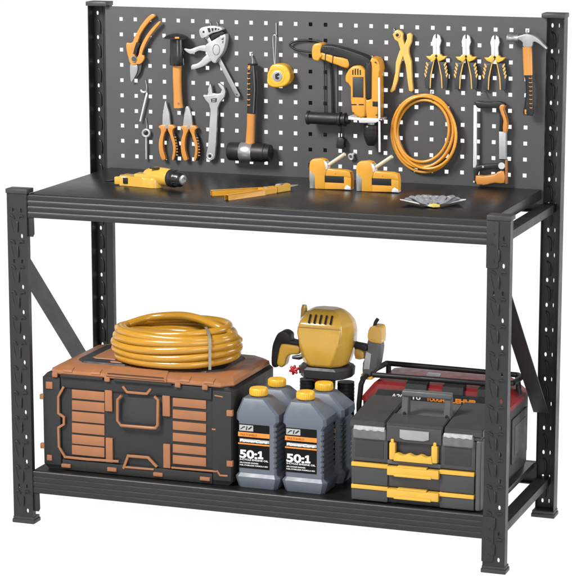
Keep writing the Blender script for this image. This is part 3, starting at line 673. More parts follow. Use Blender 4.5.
b = B(); b.box((.742, .275, BZ+.0225), (.758, .300, BZ+.0245), .0006); b.tube([(.764, .318, BZ+.012), (.772, .336, BZ+.012), (.782, .358, BZ+.012)], [.006, .005, .002], 12); b.build('nose', 'silver', t)
b = B(); b.lathe((.722, .243, BZ+.018), (0, 0, 1), [(0, .006), (.002, .006), (.003, .004)], 16); b.build('rivet', 'silver', t)
b = B(); b.prism3([(.742, .262, BZ+.004), (.757, .296, BZ+.004), (.757, .296, BZ+.018), (.742, .262, BZ+.018)], (.003, -.0015, 0)); b.build('jaw_window', 'blackg', t)

# gloves
def glove(tips, palm, wedge, yel, label):
    c = at(*cM([palm])[0], 2, BZ+.010)
    t = thing('work_glove', label, 'glove', (c.x, c.y, BZ), 'pair of work gloves')
    for (x, y), lift in tips:
        q = cM([(x, y)])[0]; e = at(q[0], q[1], 2, BZ+lift); up = Vector((0, 0, 1))
        pth = catmull([c, c.lerp(e, .35)+up*(-.001), c.lerp(e, .7)+up*.003, e], 4, False); n_ = len(pth)
        rs = [.010+.004*math.sin(math.pi*min(1, k/(n_-1)*.8+.1)) for k in range(n_)]; rs[-1] = .0060; rs[-2] = .0115
        f = B().tube(pth, rs, 12, up=(0, 0, 1), flat=.36).build('finger', 'glove', t)
        cr = B()
        for k in (4, 7): p_ = pth[k]; d_ = (pth[k+1]-pth[k-1]).normalized(); s_ = d_.cross(up).normalized(); cr.tube([p_-s_*.010+up*.003, p_+up*.0056, p_+s_*.010+up*.003], .0010, 6)
        cr.build('seam', 'glovel', f)
    a, b_, c_, d_ = [at(*q, 2, BZ+h) for q, h in zip(cM(wedge), (.018, .006, .003, .005))]
    w_ = B(); w_.hull([a, b_, c_, d_, a+Vector((0, 0, .003)), b_+Vector((0, 0, .005)), c_+Vector((0, 0, .005)), d_+Vector((0, 0, .005))], .0008); w_.build('cuff', 'glovel', t)
    y = [at(*q, 2, BZ+.004) for q in cM(yel)]
    w_ = B(); w_.hull(y+[q+Vector((0, 0, .007)) for q in y], .001); w_.build('palm_patch', 'glovey', t)
glove([((100, 152), .018), ((124, 140), .028), ((172, 134), .030), ((216, 132), .028), ((255, 136), .024)], (240, 186), [(62, 160), (120, 168), (270, 206), (150, 180)], [(216, 190), (262, 186), (320, 206), (276, 208)], 'grey work glove with pale cuff fanned to the left on the bench')
glove([((222, 134), .024), ((290, 138), .026), ((344, 138), .028), ((412, 136), .028), ((440, 150), .018)], (310, 184), [(488, 160), (440, 164), (330, 194), (400, 182)], [(262, 178), (300, 174), (326, 186), (290, 192)], 'grey work glove with yellow patch fanned to the right toward the front post')

# ================================================================== LOWER SHELF
SZ = .1670
# --- crate
t = thing('storage_crate', 'black and copper plastic storage crate on the lower shelf under the yellow hose', 'crate', (.39, .21, SZ))
X0, X1, Y0, Y1, ZT = .0875, .6930, .040, .385, .462
bd = B(); ch = .012
fr = [(X0+ch, SZ), (X1-ch, SZ), (X1, SZ+ch), (X1, ZT-ch), (X1-ch*1.3, ZT), (X0+ch, ZT), (X0, ZT-ch), (X0, SZ+ch)]
bd.prism3([(x, Y0, z) for x, z in fr], (0, Y1-Y0, 0), .003).build('body', 'crate', t)
# raised front frame pieces (black) round a recessed centre
b = B()
for x0, x1, z0_, z1_ in ((X0+.001, X0+.058, SZ+.014, ZT-.010), (X1-.060, X1-.001, SZ+.014, ZT-.010)):
    b.box((x0, Y0-.008, z0_), (x1, Y0+.001, z1_), .003)
b.box((X0+.060, Y0-.006, SZ+.002), (X1-.062, Y0+.001, SZ+.034), .002); b.box((X0+.06, Y0-.006, ZT-.040), (X1-.062, Y0+.001, ZT-.003), .003)
b.build('front_frame', 'crate', t)
def fr_rect(b, x0, y0, x1, y1, cm, th=.004, bev=.0012, yy=None):
    p = at(*cm([(x0, y0)])[0], 1, Y0); q = at(*cm([(x0, y1)])[0], 1, Y0); r = at(*cm([(x1, y0)])[0], 1, Y0)
    b.box((p.x, (yy or Y0)-th, q.z), (r.x, (yy or Y0)+.001, p.z), bev)
for cm, xa_, xb_, rows in ((cX, 152, 269, ((213, 245), (252, 286), (292, 327), (333, 368), (375, 408), (413, 447))), (cY, 119, 239, ((207, 238), (249, 281), (291, 322), (333, 363), (374, 404), (413, 444)))):
    for y0, y1 in rows:
        b = B(); fr_rect(b, xa_, y0, xb_, y1, cm, .0035, .0012); b.build('slat', 'copper', t)
for cm, q in ((cX, (272, 214, 298, 290)), (cX, (275, 386, 300, 474)), (cY, (83, 198, 110, 272)), (cY, (86, 372, 111, 458))):
    b = B(); fr_rect(b, *q, cm, .007, .0015); b.build('side_bar', 'copper', t)
for cm, q in ((cX, (40, 228, 54, 246)), (cX, (42, 404, 57, 423)), (cX, (118, 478, 151, 491)), (cX, (283, 491, 316, 505)), (cY, (52, 473, 86, 487)), (cY, (220, 489, 256, 502)), (cY, (316, 249, 337, 271)), (cY, (316, 431, 338, 452)), (cX, (62, 183, 86, 208)), (cX, (66, 446, 84, 466))):
    b = B(); fr_rect(b, *q, cm, .0115, .0015); b.build('clip', 'copper', t)
def stroke(b, pts, cm, wpx, y, th):
    P_ = [at(*c, 1, y) for c in cm(pts)]; w_ = wpx*.0031/3.6*.9; L, Rr = [], []
    for i, p in enumerate(P_):
        d0 = (p-P_[i-1]).normalized() if i else None; d1 = (P_[i+1]-p).normalized() if i < len(P_)-1 else None
        d_ = ((d0 or d1)+(d1 or d0)).normalized(); nn = Vector((-d_.z, 0, d_.x)); k = 1/max(.5, d_.dot(d0 or d1))
        L.append(p-nn*w_*k/2); Rr.append(p+nn*w_*k/2)
    b.prism3(L+Rr[::-1], (0, th, 0), .0008, 1)
for cm, pts, wd in ((cX, [(120, 205), (101, 240), (101, 300), (121, 315), (121, 340), (101, 352), (103, 420), (125, 458), (200, 466), (318, 474)], 9),
                    (cX, [(333, 203), (348, 224), (396, 228), (420, 230), (434, 212)], 9),
                    (cX, [(335, 500), (352, 454), (424, 460), (456, 494)], 10), (cX, [(338, 494), (445, 503)], 7),
                    (cY, [(112, 460), (230, 470), (275, 474)], 6), (cY, [(276, 470), (288, 488), (315, 490)], 7), (cY, [(258, 322), (272, 323)], 6), (cY, [(268, 200), (298, 206)], 5)):
    b = B(); stroke(b, pts, cm, wd, Y0-.0095, .006); b.build('trim', 'copper', t)
b = B()
hpts = cX([(330, 236), (316, 250), (315, 326), (328, 344), (440, 353), (452, 353), (460, 342), (461, 252), (448, 239)])
b.tube([at(x, y, 1, Y0-.014) for x, y in hpts], .0048, 10); b.build('handle', 'copper', t)
b = B(); c_ = cX([(326, 240), (430, 232)])+cY([(58, 212), (62, 316)])+cX([(320, 346)])
b.pp([c_[0], c_[2], c_[3], c_[4]], Y0-.003, .004, .001); b.build('handle_recess', 'toold', t)
# lid
lz0, lz1 = ZT+.0005, ZT+.026
def octo(x0, x1, y0, y1, c, z): return [(x0+c, y0, z), (x1-c, y0, z), (x1, y0+c, z), (x1, y1-c, z), (x1-c, y1, z), (x0+c, y1, z), (x0, y1-c, z), (x0, y0+c, z)]
def oc2(x0, x1, y0, y1, cl, cr, z): return [(x0+cl, y0, z), (x1-cr, y0, z), (x1, y0+cr, z), (x1, y1-cr, z), (x1-cr, y1, z), (x0+cl, y1, z), (x0, y1-cl, z), (x0, y0+cl, z)]
lid = B().loft([oc2(X0+.026, X1-.004, Y0-.008, Y1+.004, .018, .030, lz0), oc2(X0+.024, X1-.002, Y0-.010, Y1+.006, .018, .030, lz0+.004), oc2(X0+.026, X1-.004, Y0-.008, Y1+.004, .018, .030, lz0+.013), oc2(X0+.040, X1-.018, Y0+.014, Y1-.006, .024, .040, lz1-.004), oc2(X0+.060, X1-.050, Y0+.040, Y1-.022, .026, .040, lz1)]).build('lid', 'copper', t, 14)
b = B(); b.loft([oc2(X0+.078, X0+.250, Y0+.052, Y1-.034, .030, .006, lz1-.001), oc2(X0+.081, X0+.247, Y0+.055, Y1-.037, .028, .006, lz1+.005)]); b.build('lid_panel', 'crate', lid, 20)
b = B(); b.loft([oc2(X0+.270, X1-.062, Y0+.052, Y1-.034, .006, .040, lz1-.001), oc2(X0+.273, X1-.065, Y0+.055, Y1-.037, .006, .038, lz1+.005)])
for k in range(3): b.prism3([(X0+.40+k*.03, Y0+.066, lz1+.004), (X0+.412+k*.03, Y0+.066, lz1+.004), (X0+.455+k*.028, Y1-.06, lz1+.004), (X0+.443+k*.028, Y1-.06, lz1+.004)], (0, 0, .004), .001)
b.build('lid_panel', 'crate', lid, 20)
b = B(); b.loft([octo(X0+.112, X0+.200, Y0+.10, Y1-.08, .01, lz1+.004), octo(X0+.114, X0+.198, Y0+.102, Y1-.082, .01, lz1+.0065)]); b.build('lid_inlay', 'copper', lid, 20)
b = B(); b.loft([octo(X0+.185, X0+.236, Y0+.066, Y0+.088, .006, lz1+.004), octo(X0+.187, X0+.234, Y0+.068, Y0+.086, .006, lz1+.0065)]); b.build('lid_inlay', 'glovel' if 0 else 'copper', lid, 20)
b = B(); b.hull([(X0+.205+a, Y0-.0125, z_) for a in (0, .20) for z_ in (lz0+.001, lz0+.013)]+[(X0+.215+a, Y0+.030, z_) for a in (0, .18) for z_ in (lz0+.001, lz1+.0035)], .002)
b.build('latch_hood', 'copper', lid)
b = B(); b.box((X0+.215, Y0-.0135, lz0+.0150), (X0+.395, Y0-.0105, lz0+.0165), .0005); b.box((X0+.212, Y0-.0140, lz0+.006), (X0+.398, Y0-.0122, lz0+.0075), .0004); b.build('latch_groove', 'crate', lid)
for x in (X0+.070, X0+.160, X0+.445, X0+.520):
    b = B(); b.hull([(x+a, y, z) for a in (0, .030) for y, z in ((Y0-.0115, lz0+.009), (Y0-.0095, lz0+.0150), (Y0+.010, lz1-.0035), (Y0+.008, lz1-.0065))], .0006); b.build('rim_rib', 'copper', lid)
for x in (X0+.035, X0+.205, X0+.43, X1-.09): b = B(); b.box((x, Y0-.0145, lz0-.010), (x+.018, Y0-.0085, lz0+.006), .003); b.build('hinge_lug', 'copper', lid)
b = B(); b.box((X0+.062, Y0-.014, ZT-.006), (X0+.20, Y0-.007, ZT+.001), .001); b.box((X0+.235, Y0-.014, ZT-.006), (X0+.42, Y0-.007, ZT+.001), .001); b.build('lid_lip', 'crate', lid)

# --- yellow hose coil lying on the crate
hz = lz1+.0052
t = thing('garden_hose', 'thick glossy yellow hose coiled flat on the lid of the black crate', 'hose', (.460, .180, hz))
hr = .0121; b = B(); pts = []; cx, cy = .460, .180
turns = [(.180, .112, 0), (.188, .116, .95), (.192, .120, 1.9), (.189, .118, 2.8), (.182, .112, 3.65)]
Nn = 40; seq = []
for i, (rx, ry, l) in enumerate(turns):
    for k in range(Nn):
        f_ = k/Nn; nx = turns[min(i+1, len(turns)-1)]; e = max(0, (f_-.55)/.45); e = e*e*(3-2*e)
        a = 2*math.pi*f_+.6
        seq.append((cx+(rx+(nx[0]-rx)*e)*math.cos(a)+.004*math.sin(3*a+i), cy+(ry+(nx[1]-ry)*e)*math.sin(a), hz+hr+(l+(nx[2]-l)*e)*hr*1.86+.0022*math.sin(2*a+i*1.7)))
b.tube(seq, hr, 14)
for rx, ry, z, ti, ph in ((.157, .092, .5, .0, 0), (.163, .094, 1.7, .15, 2), (.160, .092, 2.8, -.2, 4), (.165, .098, 4.2, .3, 1), (.137, .074, 1.3, 0, 1), (.140, .076, 3.3, .3, 3)):
    b.tube([(cx+rx*math.cos(a), cy+ry*math.sin(a), hz+hr+z*hr*1.86+hr*ti*3*math.sin(a+ph)) for a in [2*math.pi*k/48 for k in range(48)]], hr*.98, 12, closed=True)
# one strand riding over the top of the coil
b.tube(catmull([(cx-.184, cy-.02, hz+hr*7.6), (cx-.12, cy+.065, hz+hr*9.2), (cx-.02, cy+.07, hz+hr*10.4), (cx+.06, cy+.03, hz+hr*10.7), (cx+.13, cy-.01, hz+hr*10.0), (cx+.172, cy-.01, hz+hr*8.6), (cx+.190, cy+.03, hz+hr*6.0)], 6, False), hr, 14)
b.build('coil', 'hose', t)
a = R(-44); tx, ty = cx+.189*math.cos(a), cy+.117*math.sin(a); dr = Vector((math.cos(a)*.7, math.sin(a), 0)).normalized()
b = B(); pA = Vector((tx, ty, 0))
lo = [pA+dr*(hr+.003)+Vector((0, 0, hz+.006)), pA+dr*(hr+.0045)+Vector((0, 0, hz+hr*5)), pA+dr*(hr+.002)+Vector((0, 0, hz+hr*8.4)), pA-dr*.010+Vector((0, 0, hz+hr*9.9)), pA-dr*.034+Vector((0, 0, hz+hr*10.3))]
tt = Vector((-dr.y, dr.x, 0)); path = catmull(lo, 5, False)
for p_, q_ in zip(path, path[1:]): b.hull([p_-tt*.0042, p_+tt*.0042, q_-tt*.0042, q_+tt*.0042, p_-tt*.0042-dr*.001, p_+tt*.0042-dr*.001, q_-tt*.0042-dr*.001+Vector((0, 0, -.0006)), q_+tt*.0042-dr*.001])
b.build('strap', 'tie', t)

# --- jugs
t = thing('oil_jug', 'grey jug with 50:1 label and yellow cap, front row, nearest the crate', 'jug', (.768, .097, SZ), 'four grey oil jugs with yellow caps')
jx, jy = .768, .097
def rc(x0, x1, y0, y1, z, c=.008): return [(jx+a, jy+d, z) for a, d in ((x0+c, y0), (x1-c, y0), (x1, y0+c), (x1, y1-c), (x1-c, y1), (x0+c, y1), (x0, y1-c), (x0, y0+c))]
L_ = [rc(-.060, .060, -.054, .054, SZ, .010), rc(-.061, .061, -.055, .055, SZ+.003, .010), rc(-.069, .069, -.059, .059, SZ+.028, .012), rc(-.069, .069, -.059, .059, SZ+.033, .012), rc(-.0585, .0585, -.053, .053, SZ+.043, .006)]
z = SZ+.052
for k in range(9):
    zz = z+k*.0155; L_ += [rc(-.0585, .0585, -.053, .053, zz, .005), rc(-.0585, .0585, -.053, .053, zz+.008, .005), rc(-.0585, .0553, -.053, .0498, zz+.0095, .005), rc(-.0585, .0553, -.053, .0498, zz+.0140, .005)]
L_ += [rc(-.0585, .0585, -.053, .053, SZ+.194, .005), rc(-.066, .066, -.056, .056, SZ+.202, .008), rc(-.065, .065, -.055, .055, SZ+.222, .008), rc(-.052, .018, -.036, .036, SZ+.262, .006), rc(-.048, .012, -.030, .030, SZ+.264, .006)]
bo = B().loft(L_).build('bottle', 'jug', t, 25)
cpx = -.0145
b = B(); b.lathe((jx+cpx, jy, SZ+.262), (0, 0, 1), [(0, .021), (.007, .021)], 28); b.build('neck', 'jug', t)
b = B(); pr = [(0, .0262), (.0015, .0270), (.018, .0265), (.0205, .0245), (.021, .020)]
b.lathe((jx+cpx, jy, SZ+.268), (0, 0, 1), pr, 32)
for k in range(32):
    a = 2*math.pi*k/32; v = Vector((math.cos(a), math.sin(a), 0))*.0268; b.tube([Vector((jx+cpx, jy, SZ+.271))+v, Vector((jx+cpx, jy, SZ+.285))+v*.985], .0009, 5)
b.build('screw_cap', 'jugcap', t)
yl = jy-.0535
lx0, lx1, lz0_, lz1_ = jx-.0575, jx+.038, SZ+.058, SZ+.190
lb = B().box((lx0, yl-.0006, lz0_), (lx1, yl+.0004, lz1_), 0).build('label', 'label', t)
lh = lz1_-lz0_
yt = yl-.0007
def lbox(nm, x0, x1, f0, f1, m): return B().box((x0, yt-.0003, lz1_-f1*lh), (x1, yt-.00002, lz1_-f0*lh)).build(nm, m, lb)
lbox('emblem_panel', lx0+.003, lx0+.046, .02, .155, 'lgrey'); lbox('orange_band', lx0-.001, lx1+.001, .185, .285, 'lorange'); lbox('orange_line', lx0-.001, lx1+.001, .430, .462, 'lorange')
lbox('name_panel', lx0+.004, lx1, .335, .405, 'lgrey')
b = B()
def em(q): b.prism3([(lx0+.003+x*.043, yt-.0006, lz1_-.02*lh-(1-zz)*.135*lh) for x, zz in q], (0, .0002, 0))
em([(.05, .2), (.12, .2), (.30, .55), (.42, .62), (.40, .78), (.26, .72)]); em([(.46, .15), (.54, .15), (.60, .8), (.52, .8)]); em([(.62, .2), (.74, .3), (.95, .75), (.86, .85), (.66, .48)])
b.build('emblem', 'blackg', lb)
ty = yt-.0005
text('ratio_lettering', '50:', .033, 'lwhite', lb, (lx0+.0035, ty, lz1_-.765*lh), bold=.0012, width=.055)
b = B(); gx, gz = lx0+.0605, lz1_-.765*lh
b.prism3([(gx+a, ty-.0001, gz+c) for a, c in ((0, 0), (.0165, 0), (.0165, .0055), (.0118, .0055), (.0118, .0235), (.0062, .0235), (0, .0200), (0, .0150), (.0052, .0168), (.0052, .0055), (0, .0055))], (0, .0003, 0)); b.build('ratio_lettering', 'lwhite', lb)
text('name_lettering', 'PowerCare', .0125, 'lwhite', lb, (lx0+.004, ty-.0001, lz1_-.405*lh), bold=.0003, width=.086, shear=.25)
text('band_lettering', 'MULTI-SHIELD', .0085, 'ldark', lb, (lx0+.006, ty-.0001, lz1_-.262*lh), width=.052, shear=.2)
text('type_lettering', '2-CYCLE ENGINE OIL', .0070, 'lwhite', lb, (lx0+.0035, ty, lz1_-.822*lh), bold=.00015, width=.089)
text('small_lettering', 'AIR-COOLED ENGINES', .0055, 'lwhite', lb, (lx0+.0035, ty, lz1_-.890*lh), bold=.0001, width=.058)
text('small_lettering', 'FUEL STABILIZER FORMULA MIX', .0055, 'lwhite', lb, (lx0+.0035, ty, lz1_-.945*lh), bold=.0001, width=.088)
dup(t, (.1440, .003, 0), 'grey jug with 50:1 label and yellow cap, front row, nearest the grey toolbox')
dup(t, (.010, .128, 0), 'grey jug in the back row, half hidden, next to the crate and yellow hose')
dup(t, (.158, .128, 0), 'grey jug in the back row, standing in front of the yellow router')

# --- plunge router
rx, ry = .866, .385
t = thing('plunge_router', 'large yellow plunge router with black side handles behind the grey jugs', 'router', (rx, ry, SZ))
def sec(z, hw, hd, fw, cx=0, yo=0):
    """ten-sided section: front facet half width fw"""
    return [(rx+cx+a, ry+yo+d, z) for a, d in ((-fw, -hd), (fw, -hd), (hw*.86, -hd*.62), (hw, -hd*.1), (hw*.95, hd*.5), (hw*.5, hd), (-hw*.5, hd), (-hw*.95, hd*.5), (-hw, -hd*.1), (-hw*.86, -hd*.62))]
L_ = [sec(.474, .060, .058, .030), sec(.480, .069, .066, .034), sec(.505, .078, .073, .045), sec(.545, .0865, .078, .060), sec(.580, .0885, .077, .070), sec(.608, .083, .070, .066), sec(.628, .068, .056, .054), sec(.641, .052, .040, .042), sec(.646, .040, .028, .032)]
mh = B().loft(L_).build('motor_housing', 'yellow', t, 17)
sm = mh.modifiers.new('round', 'BEVEL'); sm.width = .006; sm.segments = 3; sm.limit_method = 'ANGLE'; sm.angle_limit = R(12)
b = B()
for k in range(5):
    x = rx-.036+k*.017
    b.hull([(x+a, ry-.064+d_, z_) for a in (0, .005) for d_, z_ in ((-.010, .612), (.008, .635), (.012, .633), (-.006, .609))])
b.build('vent', 'blackg', mh)
b = B(); b.tube([(rx-.040, ry-.0705, .500), (rx-.064, ry-.0760, .560), (rx-.068, ry-.0755, .598), (rx+.068, ry-.0755, .598), (rx+.064, ry-.0760, .560), (rx+.040, ry-.0705, .500)], .0009, 6); b.build('shell_seam', 'copper', mh)
B().loft([sec(.438, .074, .060, .045), sec(.442, .081, .066, .050), sec(.466, .083, .068, .050), sec(.4735, .076, .064, .042)]).build('collar', 'toold', t, 25)
for s in (-1, 1):
    b = B(); pr = [(0, .026)]
    for k in range(18): pr += [(.006+k*.011, .026), (.010+k*.011, .0252), (.014+k*.011, .026)]
    b.lathe((rx+s*.060, ry, .222), (0, 0, 1), pr, 22); b.build('plunge_column', 'black', t)
b = B(); b.lathe((rx, ry, SZ), (0, 0, 1), [(0, .088), (.004, .090), (.014, .090), (.018, .086), (.03, .03), (.05, .025)], 40); b.build('base_plate', 'darkmetal', t)
b = B(); b.lathe((rx-.005, ry-.02, .424), (0, 0, 1), [(0, .030), (.004, .034), (.012, .034), (.018, .028), (.020, .02)], 24); b.build('depth_ring', 'redk', t)
b = B(); b.lathe((rx, ry, .25), (0, 0, 1), [(0, .012), (.10, .022), (.194, .028)], 20); b.build('spindle', 'darkmetal', t)
# left handle
hp = lambda q, y=ry-.01: [at(*c, 1, y) for c in cR(q)]
B().prism3(hp([(64, 222), (86, 214), (146, 222), (150, 262), (110, 266), (94, 284), (88, 310), (70, 322), (50, 306), (52, 276)]), (0, .032, 0), .006, 3, 3).build('handle_bracket', 'yellow', t)
B().prism3(hp([(60, 168), (84, 162), (108, 178), (112, 204), (148, 210), (148, 224), (86, 216), (66, 224), (54, 276), (50, 306), (56, 318), (38, 320), (28, 300), (32, 230), (46, 190)], ry-.014), (0, .040, 0), .007, 2, 3).build('handle', 'black', t)
B().tube(hp([(122, 276), (150, 276), (172, 270)], ry-.03), [.005, .008, .006], 12).build('lock_lever', 'darkmetal', t)
c = at(*cR([(128, 332)])[0], 1, ry-.03); b = B()
for k in range(3):
    a = k*math.pi/3+.3; v = Vector((math.cos(a), 0, math.sin(a)))*.015; b.tube([c-v, c-v*.5, c+v*.5, c+v], [.003, .0055, .0055, .003], 8)
b.tube([c, c+Vector((.012, .006, .004)), c+Vector((.03, .02, .006))], .0038, 8)
b.build('star_knob', 'redk', t)
B().prism3(hp([(148, 314), (182, 318), (190, 346), (150, 348)], ry-.02), (0, .03, 0), .003).build('bracket', 'tool', t)
b = B(); b.tube([(at(*cR([(175, 44)])[0], 1, ry+.02)), at(*cR([(174, 60)])[0], 1, ry+.02), at(*cR([(172, 110)])[0], 1, ry+.02)], [.007, .0098, .0105], 16); b.build('depth_post', 'yellow', t)
# right handle
B().prism3(hp([(388, 208), (400, 214), (452, 224), (452, 250), (396, 240)], ry+.01), (0, .026, 0), .003).build('handle_bracket', 'black', t)
B().prism3(hp([(396, 240), (428, 248), (438, 262), (436, 284), (398, 284)], ry+.004), (0, .028, 0), .005, 2, 2).build('handle_bracket', 'yellow', t)
g = B().prism3(hp([(454, 200), (508, 212), (504, 290), (490, 330), (456, 366), (434, 362), (428, 330), (436, 290), (438, 258), (452, 246)]), (0, .040, 0), .008, 2, 3).build('handle', 'tool2', t)
B().prism3(hp([(448, 252), (470, 262), (462, 330), (436, 330), (440, 290)], ry-.013), (0, .01, 0), .002).build('handle_panel', 'clip', g)
B().prism3(hp([(462, 146), (494, 140), (514, 152), (514, 206), (506, 216), (456, 200)], ry-.014), (0, .046, 0), .007, 2, 3).build('handle_cap', 'yellow', t)
b = B(); b.tube(catmull(hp([(484, 146), (490, 122), (500, 106)], ry+.006), 4, False), .0055, 10); b.build('cord_stub', 'black', t)
B().prism3(hp([(424, 352), (436, 364), (474, 366), (472, 376), (428, 374)], ry-.016), (0, .03, 0), .002).build('handle_foot', 'toolyel', t)

# --- red lidded case behind
t = thing('red_tool_case', 'black tool case with red lid and tubular carry frame, behind the grey toolbox', 'tool case', (1.21, .45, SZ))
x0, x1, y0, y1 = .990, 1.440, .345, .592
def rr4(x0, x1, y0, y1, z, c): return [(x0+c, y0, z), (x1-c, y0, z), (x1, y0+c, z), (x1, y1-c, z), (x1-c, y1, z), (x0+c, y1, z), (x0, y1-c, z), (x0, y0+c, z)]
B().loft([rr4(x0+.004, x1-.004, y0+.004, y1-.004, SZ, .02), rr4(x0, x1, y0, y1, SZ+.012, .02), rr4(x0, x1, y0, y1, .378, .012)]).build('body', 'toold', t, 30)
b = B(); b.box((x1-.001, y0+.035, SZ+.045), (x1+.005, y1-.03, .350), .004); sp = b.build('side_panel', 'toold', t)
b = B(); b.box((x1+.004, y0+.06, SZ+.07), (x1+.0065, y1-.055, .325), .001); b.build('side_inset', 'tool', sp)
ld = B().loft([rr4(x0-.003, x1+.003, y0-.004, y1+.003, .379, .014), rr4(x0-.002, x1+.002, y0-.003, y1+.002, .392, .014), rr4(x0+.030, x1-.034, y0+.006, y1-.02, .432, .02), rr4(x0+.040, x1-.044, y0+.018, y1-.03, .440, .02), rr4(x0+.060, x1-.064, y0+.05, y1-.05, .442, .02)]).build('lid', 'red', t, 20)
b = B(); b.hull([(x, y0+d_, z_) for x, z_ in ((x0+.030, .380), (x0+.052, .420), (x1-.030, .380), (x1-.052, .420)) for d_ in (-.006, .010)], .001); fp = b.build('front_panel', 'toold', ld)
for fx in (.30, .55, .79):
    b = B(); xx = x0+(x1-x0)*fx; b.hull([(xx+a, y0+d_, z_) for a in (0, .066) for d_, z_ in ((-.0065, .4205), (.001, .4205), (.000, .443), (.030, .4475), (.034, .440))], .001); b.build('latch', 'black', ld)
b = B(); b.box((1.155, .46, .442), (1.195, .48, .449), .001); b.build('lid_label', 'clip', ld)
text('case_lettering', 'A20', .019, 'lwhite', fp, (1.082, y0-.0066, .3965), bold=.0005, width=.040, shear=.15)
text('case_lettering', '10', .017, 'lwhite', fp, (1.150, y0-.0066, .398), bold=.0004, width=.024)
text('case_lettering', 'LEHHP', .018, 'lorange', fp, (1.268, y0-.0066, .397), bold=.0011, width=.074)
text('case_lettering', 'TOUGH', .015, 'lorange', fp, (1.192, y0-.0066, .397), bold=.0008, width=.055)
b = B()
for pts in ([(.976, .36, .300), (.976, .36, .365), (.982, .36, .425), (.990, .362, .446), (1.008, .44, .460), (1.018, .500, .463)],
            [(1.018, .500, .463), (1.22, .500, .461), (1.428, .500, .458)], [(1.004, .395, .456), (1.020, .362, .457), (1.2, .360, .458), (1.365, .360, .458), (1.440, .392, .458)],
            [(1.428, .500, .458), (1.446, .470, .459), (1.440, .392, .458)], [(1.024, .500, .462), (1.024, .500, .415)], [(1.426, .500, .458), (1.432, .500, .40)], [(1.372, .360, .457), (1.40, .362, .40)]):
    b.tube(pts, .0082, 12)
b.lathe((.990, .350, .446), (0, 1, 0), [(0, .008), (.022, .008)], 14); b.build('carry_frame', 'black', t)

# --- grey toolbox with drawers
t = thing('drawer_toolbox', 'grey toolbox with two yellow edged drawers and top handle, by the right front post', 'toolbox', (1.255, .12, SZ))
x0, x1, y0, y1 = 1.060, 1.449, .016, .225
xa, xb = 1.176, 1.326       # centre bay
b = B(); b.box((x0, y0+.012, SZ), (x1, y1, .378), .006); b.box((x0+.010, y0+.004, .3735), (x1-.004, y1-.006, .381), .001); b.build('body', 'tool', t)
b = B(); b.box((1.430, y0+.002, SZ+.002), (1.4475, y0+.030, .374), .006, 3); b.build('corner_pillar', 'tool2', t)
for z0_, z1_ in ((SZ+.004, .2155), (.2185, .281)):
    b = B()
    for p_, q_ in ((x0+.006, xa-.002), (xb+.002, 1.428)): b.box((p_, y0, z0_), (q_, y0+.016, z1_-.0085), .002)
    b.box((xa-.0018, y0+.005, z0_+(.012 if z0_ < .2 else 0)), (xb+.0018, y0+.016, z1_-.0085), .001)
    dw = b.build('drawer', 'tool', t)
    for p_, q_ in ((x0+.006, xa-.001), (xb+.001, 1.428)): b = B(); b.box((p_, y0-.003, z1_-.0105), (q_, y0+.014, z1_+.0008), .001); b.build('edge_strip', 'toolyel', dw)
    b = B(); b.box((xa-.001, y0-.011, z1_-.026), (xb+.001, y0+.012, z1_-.001), .002); b.box((xa+.02, y0-.0135, z1_-.028), (xb-.02, y0-.009, z1_-.020), .002)
    b.box((xa+.030, y0-.0115, z1_-.0015), (xb-.034, y0+.004, z1_+.0035), .0012); b.build('drawer_pull', 'toolyel', dw)
# upper box front
for p_, q_ in ((x0+.004, xa-.003), (xb+.003, 1.430)):
    b = B(); b.box((p_, y0+.002, .286), (q_, y0+.016, .3725), .003); pn = b.build('front_panel', 'tool', t)
    b = B(); b.box((p_+.012, y0+.0005, .298), (q_-.012, y0+.003, .348), .001); b.build('panel_inset', 'toold', pn)
    b = B(); b.box((p_+.006, y0-.004, .352), (q_-.004, y0+.012, .386), .0045, 3); b.build('textured_corner', 'clip2', t)
    b = B(); wv = [(p_+.010+(q_-p_-.018)*k/30, y0-.0055, .3785+.0012*math.sin(k/30*8*math.pi)) for k in range(31)]
    b.prism3([(q_-.008, y0-.0055, .3895), (p_+.010, y0-.0055, .3895)]+wv, (0, .010, 0), .0012, 2); b.build('clear_rail', 'rail', t)
b = B(); b.box((xa+.002, y0+.009, .288), (xb-.002, y0+.016, .368), .002); b.build('centre_bay', 'toold', t)
b = B(); b.box((xa-.006, y0-.002, .352), (xb+.006, y0+.012, .398), .003); b.build('centre_band', 'tool', t)
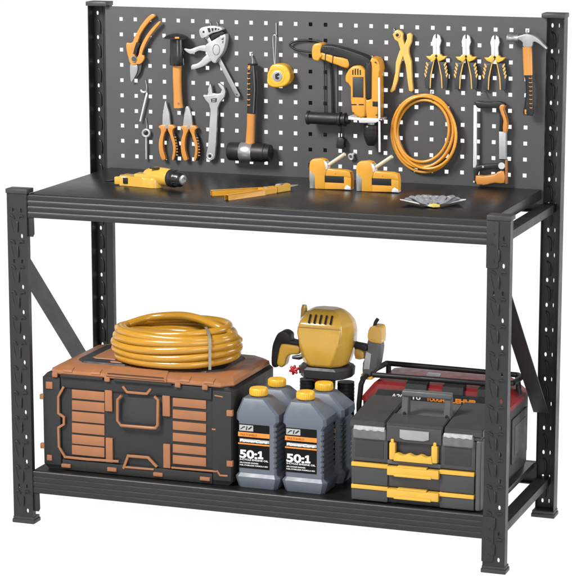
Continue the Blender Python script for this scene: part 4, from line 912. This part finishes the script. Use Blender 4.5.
b = B(); b.prism3([(xa+.034, y0-.006, .389), (xb-.030, y0-.006, .389), (xb-.030, y0-.006, .366), (xb-.046, y0-.006, .361), (xa+.048, y0-.006, .361), (xa+.034, y0-.006, .366)], (0, .008, 0), .0015); lt = b.build('latch_plate', 'clip', t)
# yellow U latch
b = B(); b.box((xa+.004, y0-.008, .300), (xa+.022, y0+.010, .350), .003); b.box((xa+.008, y0-.006, .345), (xa+.017, y0+.008, .360), .002)
b.box((xb-.022, y0-.008, .300), (xb-.004, y0+.010, .350), .003); b.box((xb-.017, y0-.006, .345), (xb-.008, y0+.008, .360), .002)
wv = [(xa+.022+(xb-xa-.044)*k/24, y0-.010, .318+.0028*math.sin(k/24*6*math.pi+.6)) for k in range(25)]
b.prism3([(xa+.018, y0-.010, .298), (xb-.018, y0-.010, .298)]+wv[::-1], (0, .018, 0), .0015); b.build('yellow_latch', 'toolyel', t)
b = B(); b.box((xa-.004, y0+.001, .2845), (xb+.004, y0+.013, .297), .002); b.build('latch_sill', 'tool2', t)
# sloping lid: two side decks and a sunken middle
for p_, q_ in ((x0-.001, xa-.012), (xb+.012, x1+.001)):
    b = B(); b.hull([(x, y, z) for x in (p_, q_) for y, z in ((y0+.004, .382), (y0+.004, .400), (y0+.012, .406), (y1, .432), (y1, .385))], .003); b.build('lid', 'tool', t)
b = B(); b.hull([(x, y, z) for x in (xa-.008, xb+.008) for y, z in ((y0+.002, .384), (y0+.002, .404), (y0+.010, .407), (y0+.075, .416), (y0+.075, .384))], .002); b.build('lid_bridge', 'tool', t)
b = B(); b.hull([(x, y, z) for x in (xa-.009, xb+.009) for y, z in ((y0+.078, .384), (y0+.078, .406), (y1-.002, .424), (y1-.002, .384))], .002); b.build('lid_recess', 'tool2', t)
b = B()
for x in (1.190, 1.3155): b.hull([(x+a, y, z) for a in (0, .020) for y, z in ((.088, .408), (.118, .408), (.098, .468), (.118, .476))], .002)
b.box((1.190, .092, .466), (1.3355, .118, .483), .004, 3); b.build('carry_handle', 'tool2', t)
b = B()
for x in (1.200, 1.3255): b.lathe((x, .0872, .418), (0, -1, 0), [(0, .005), (.003, .004)], 12)
b.build('hinge_pin', 'blackg', t)
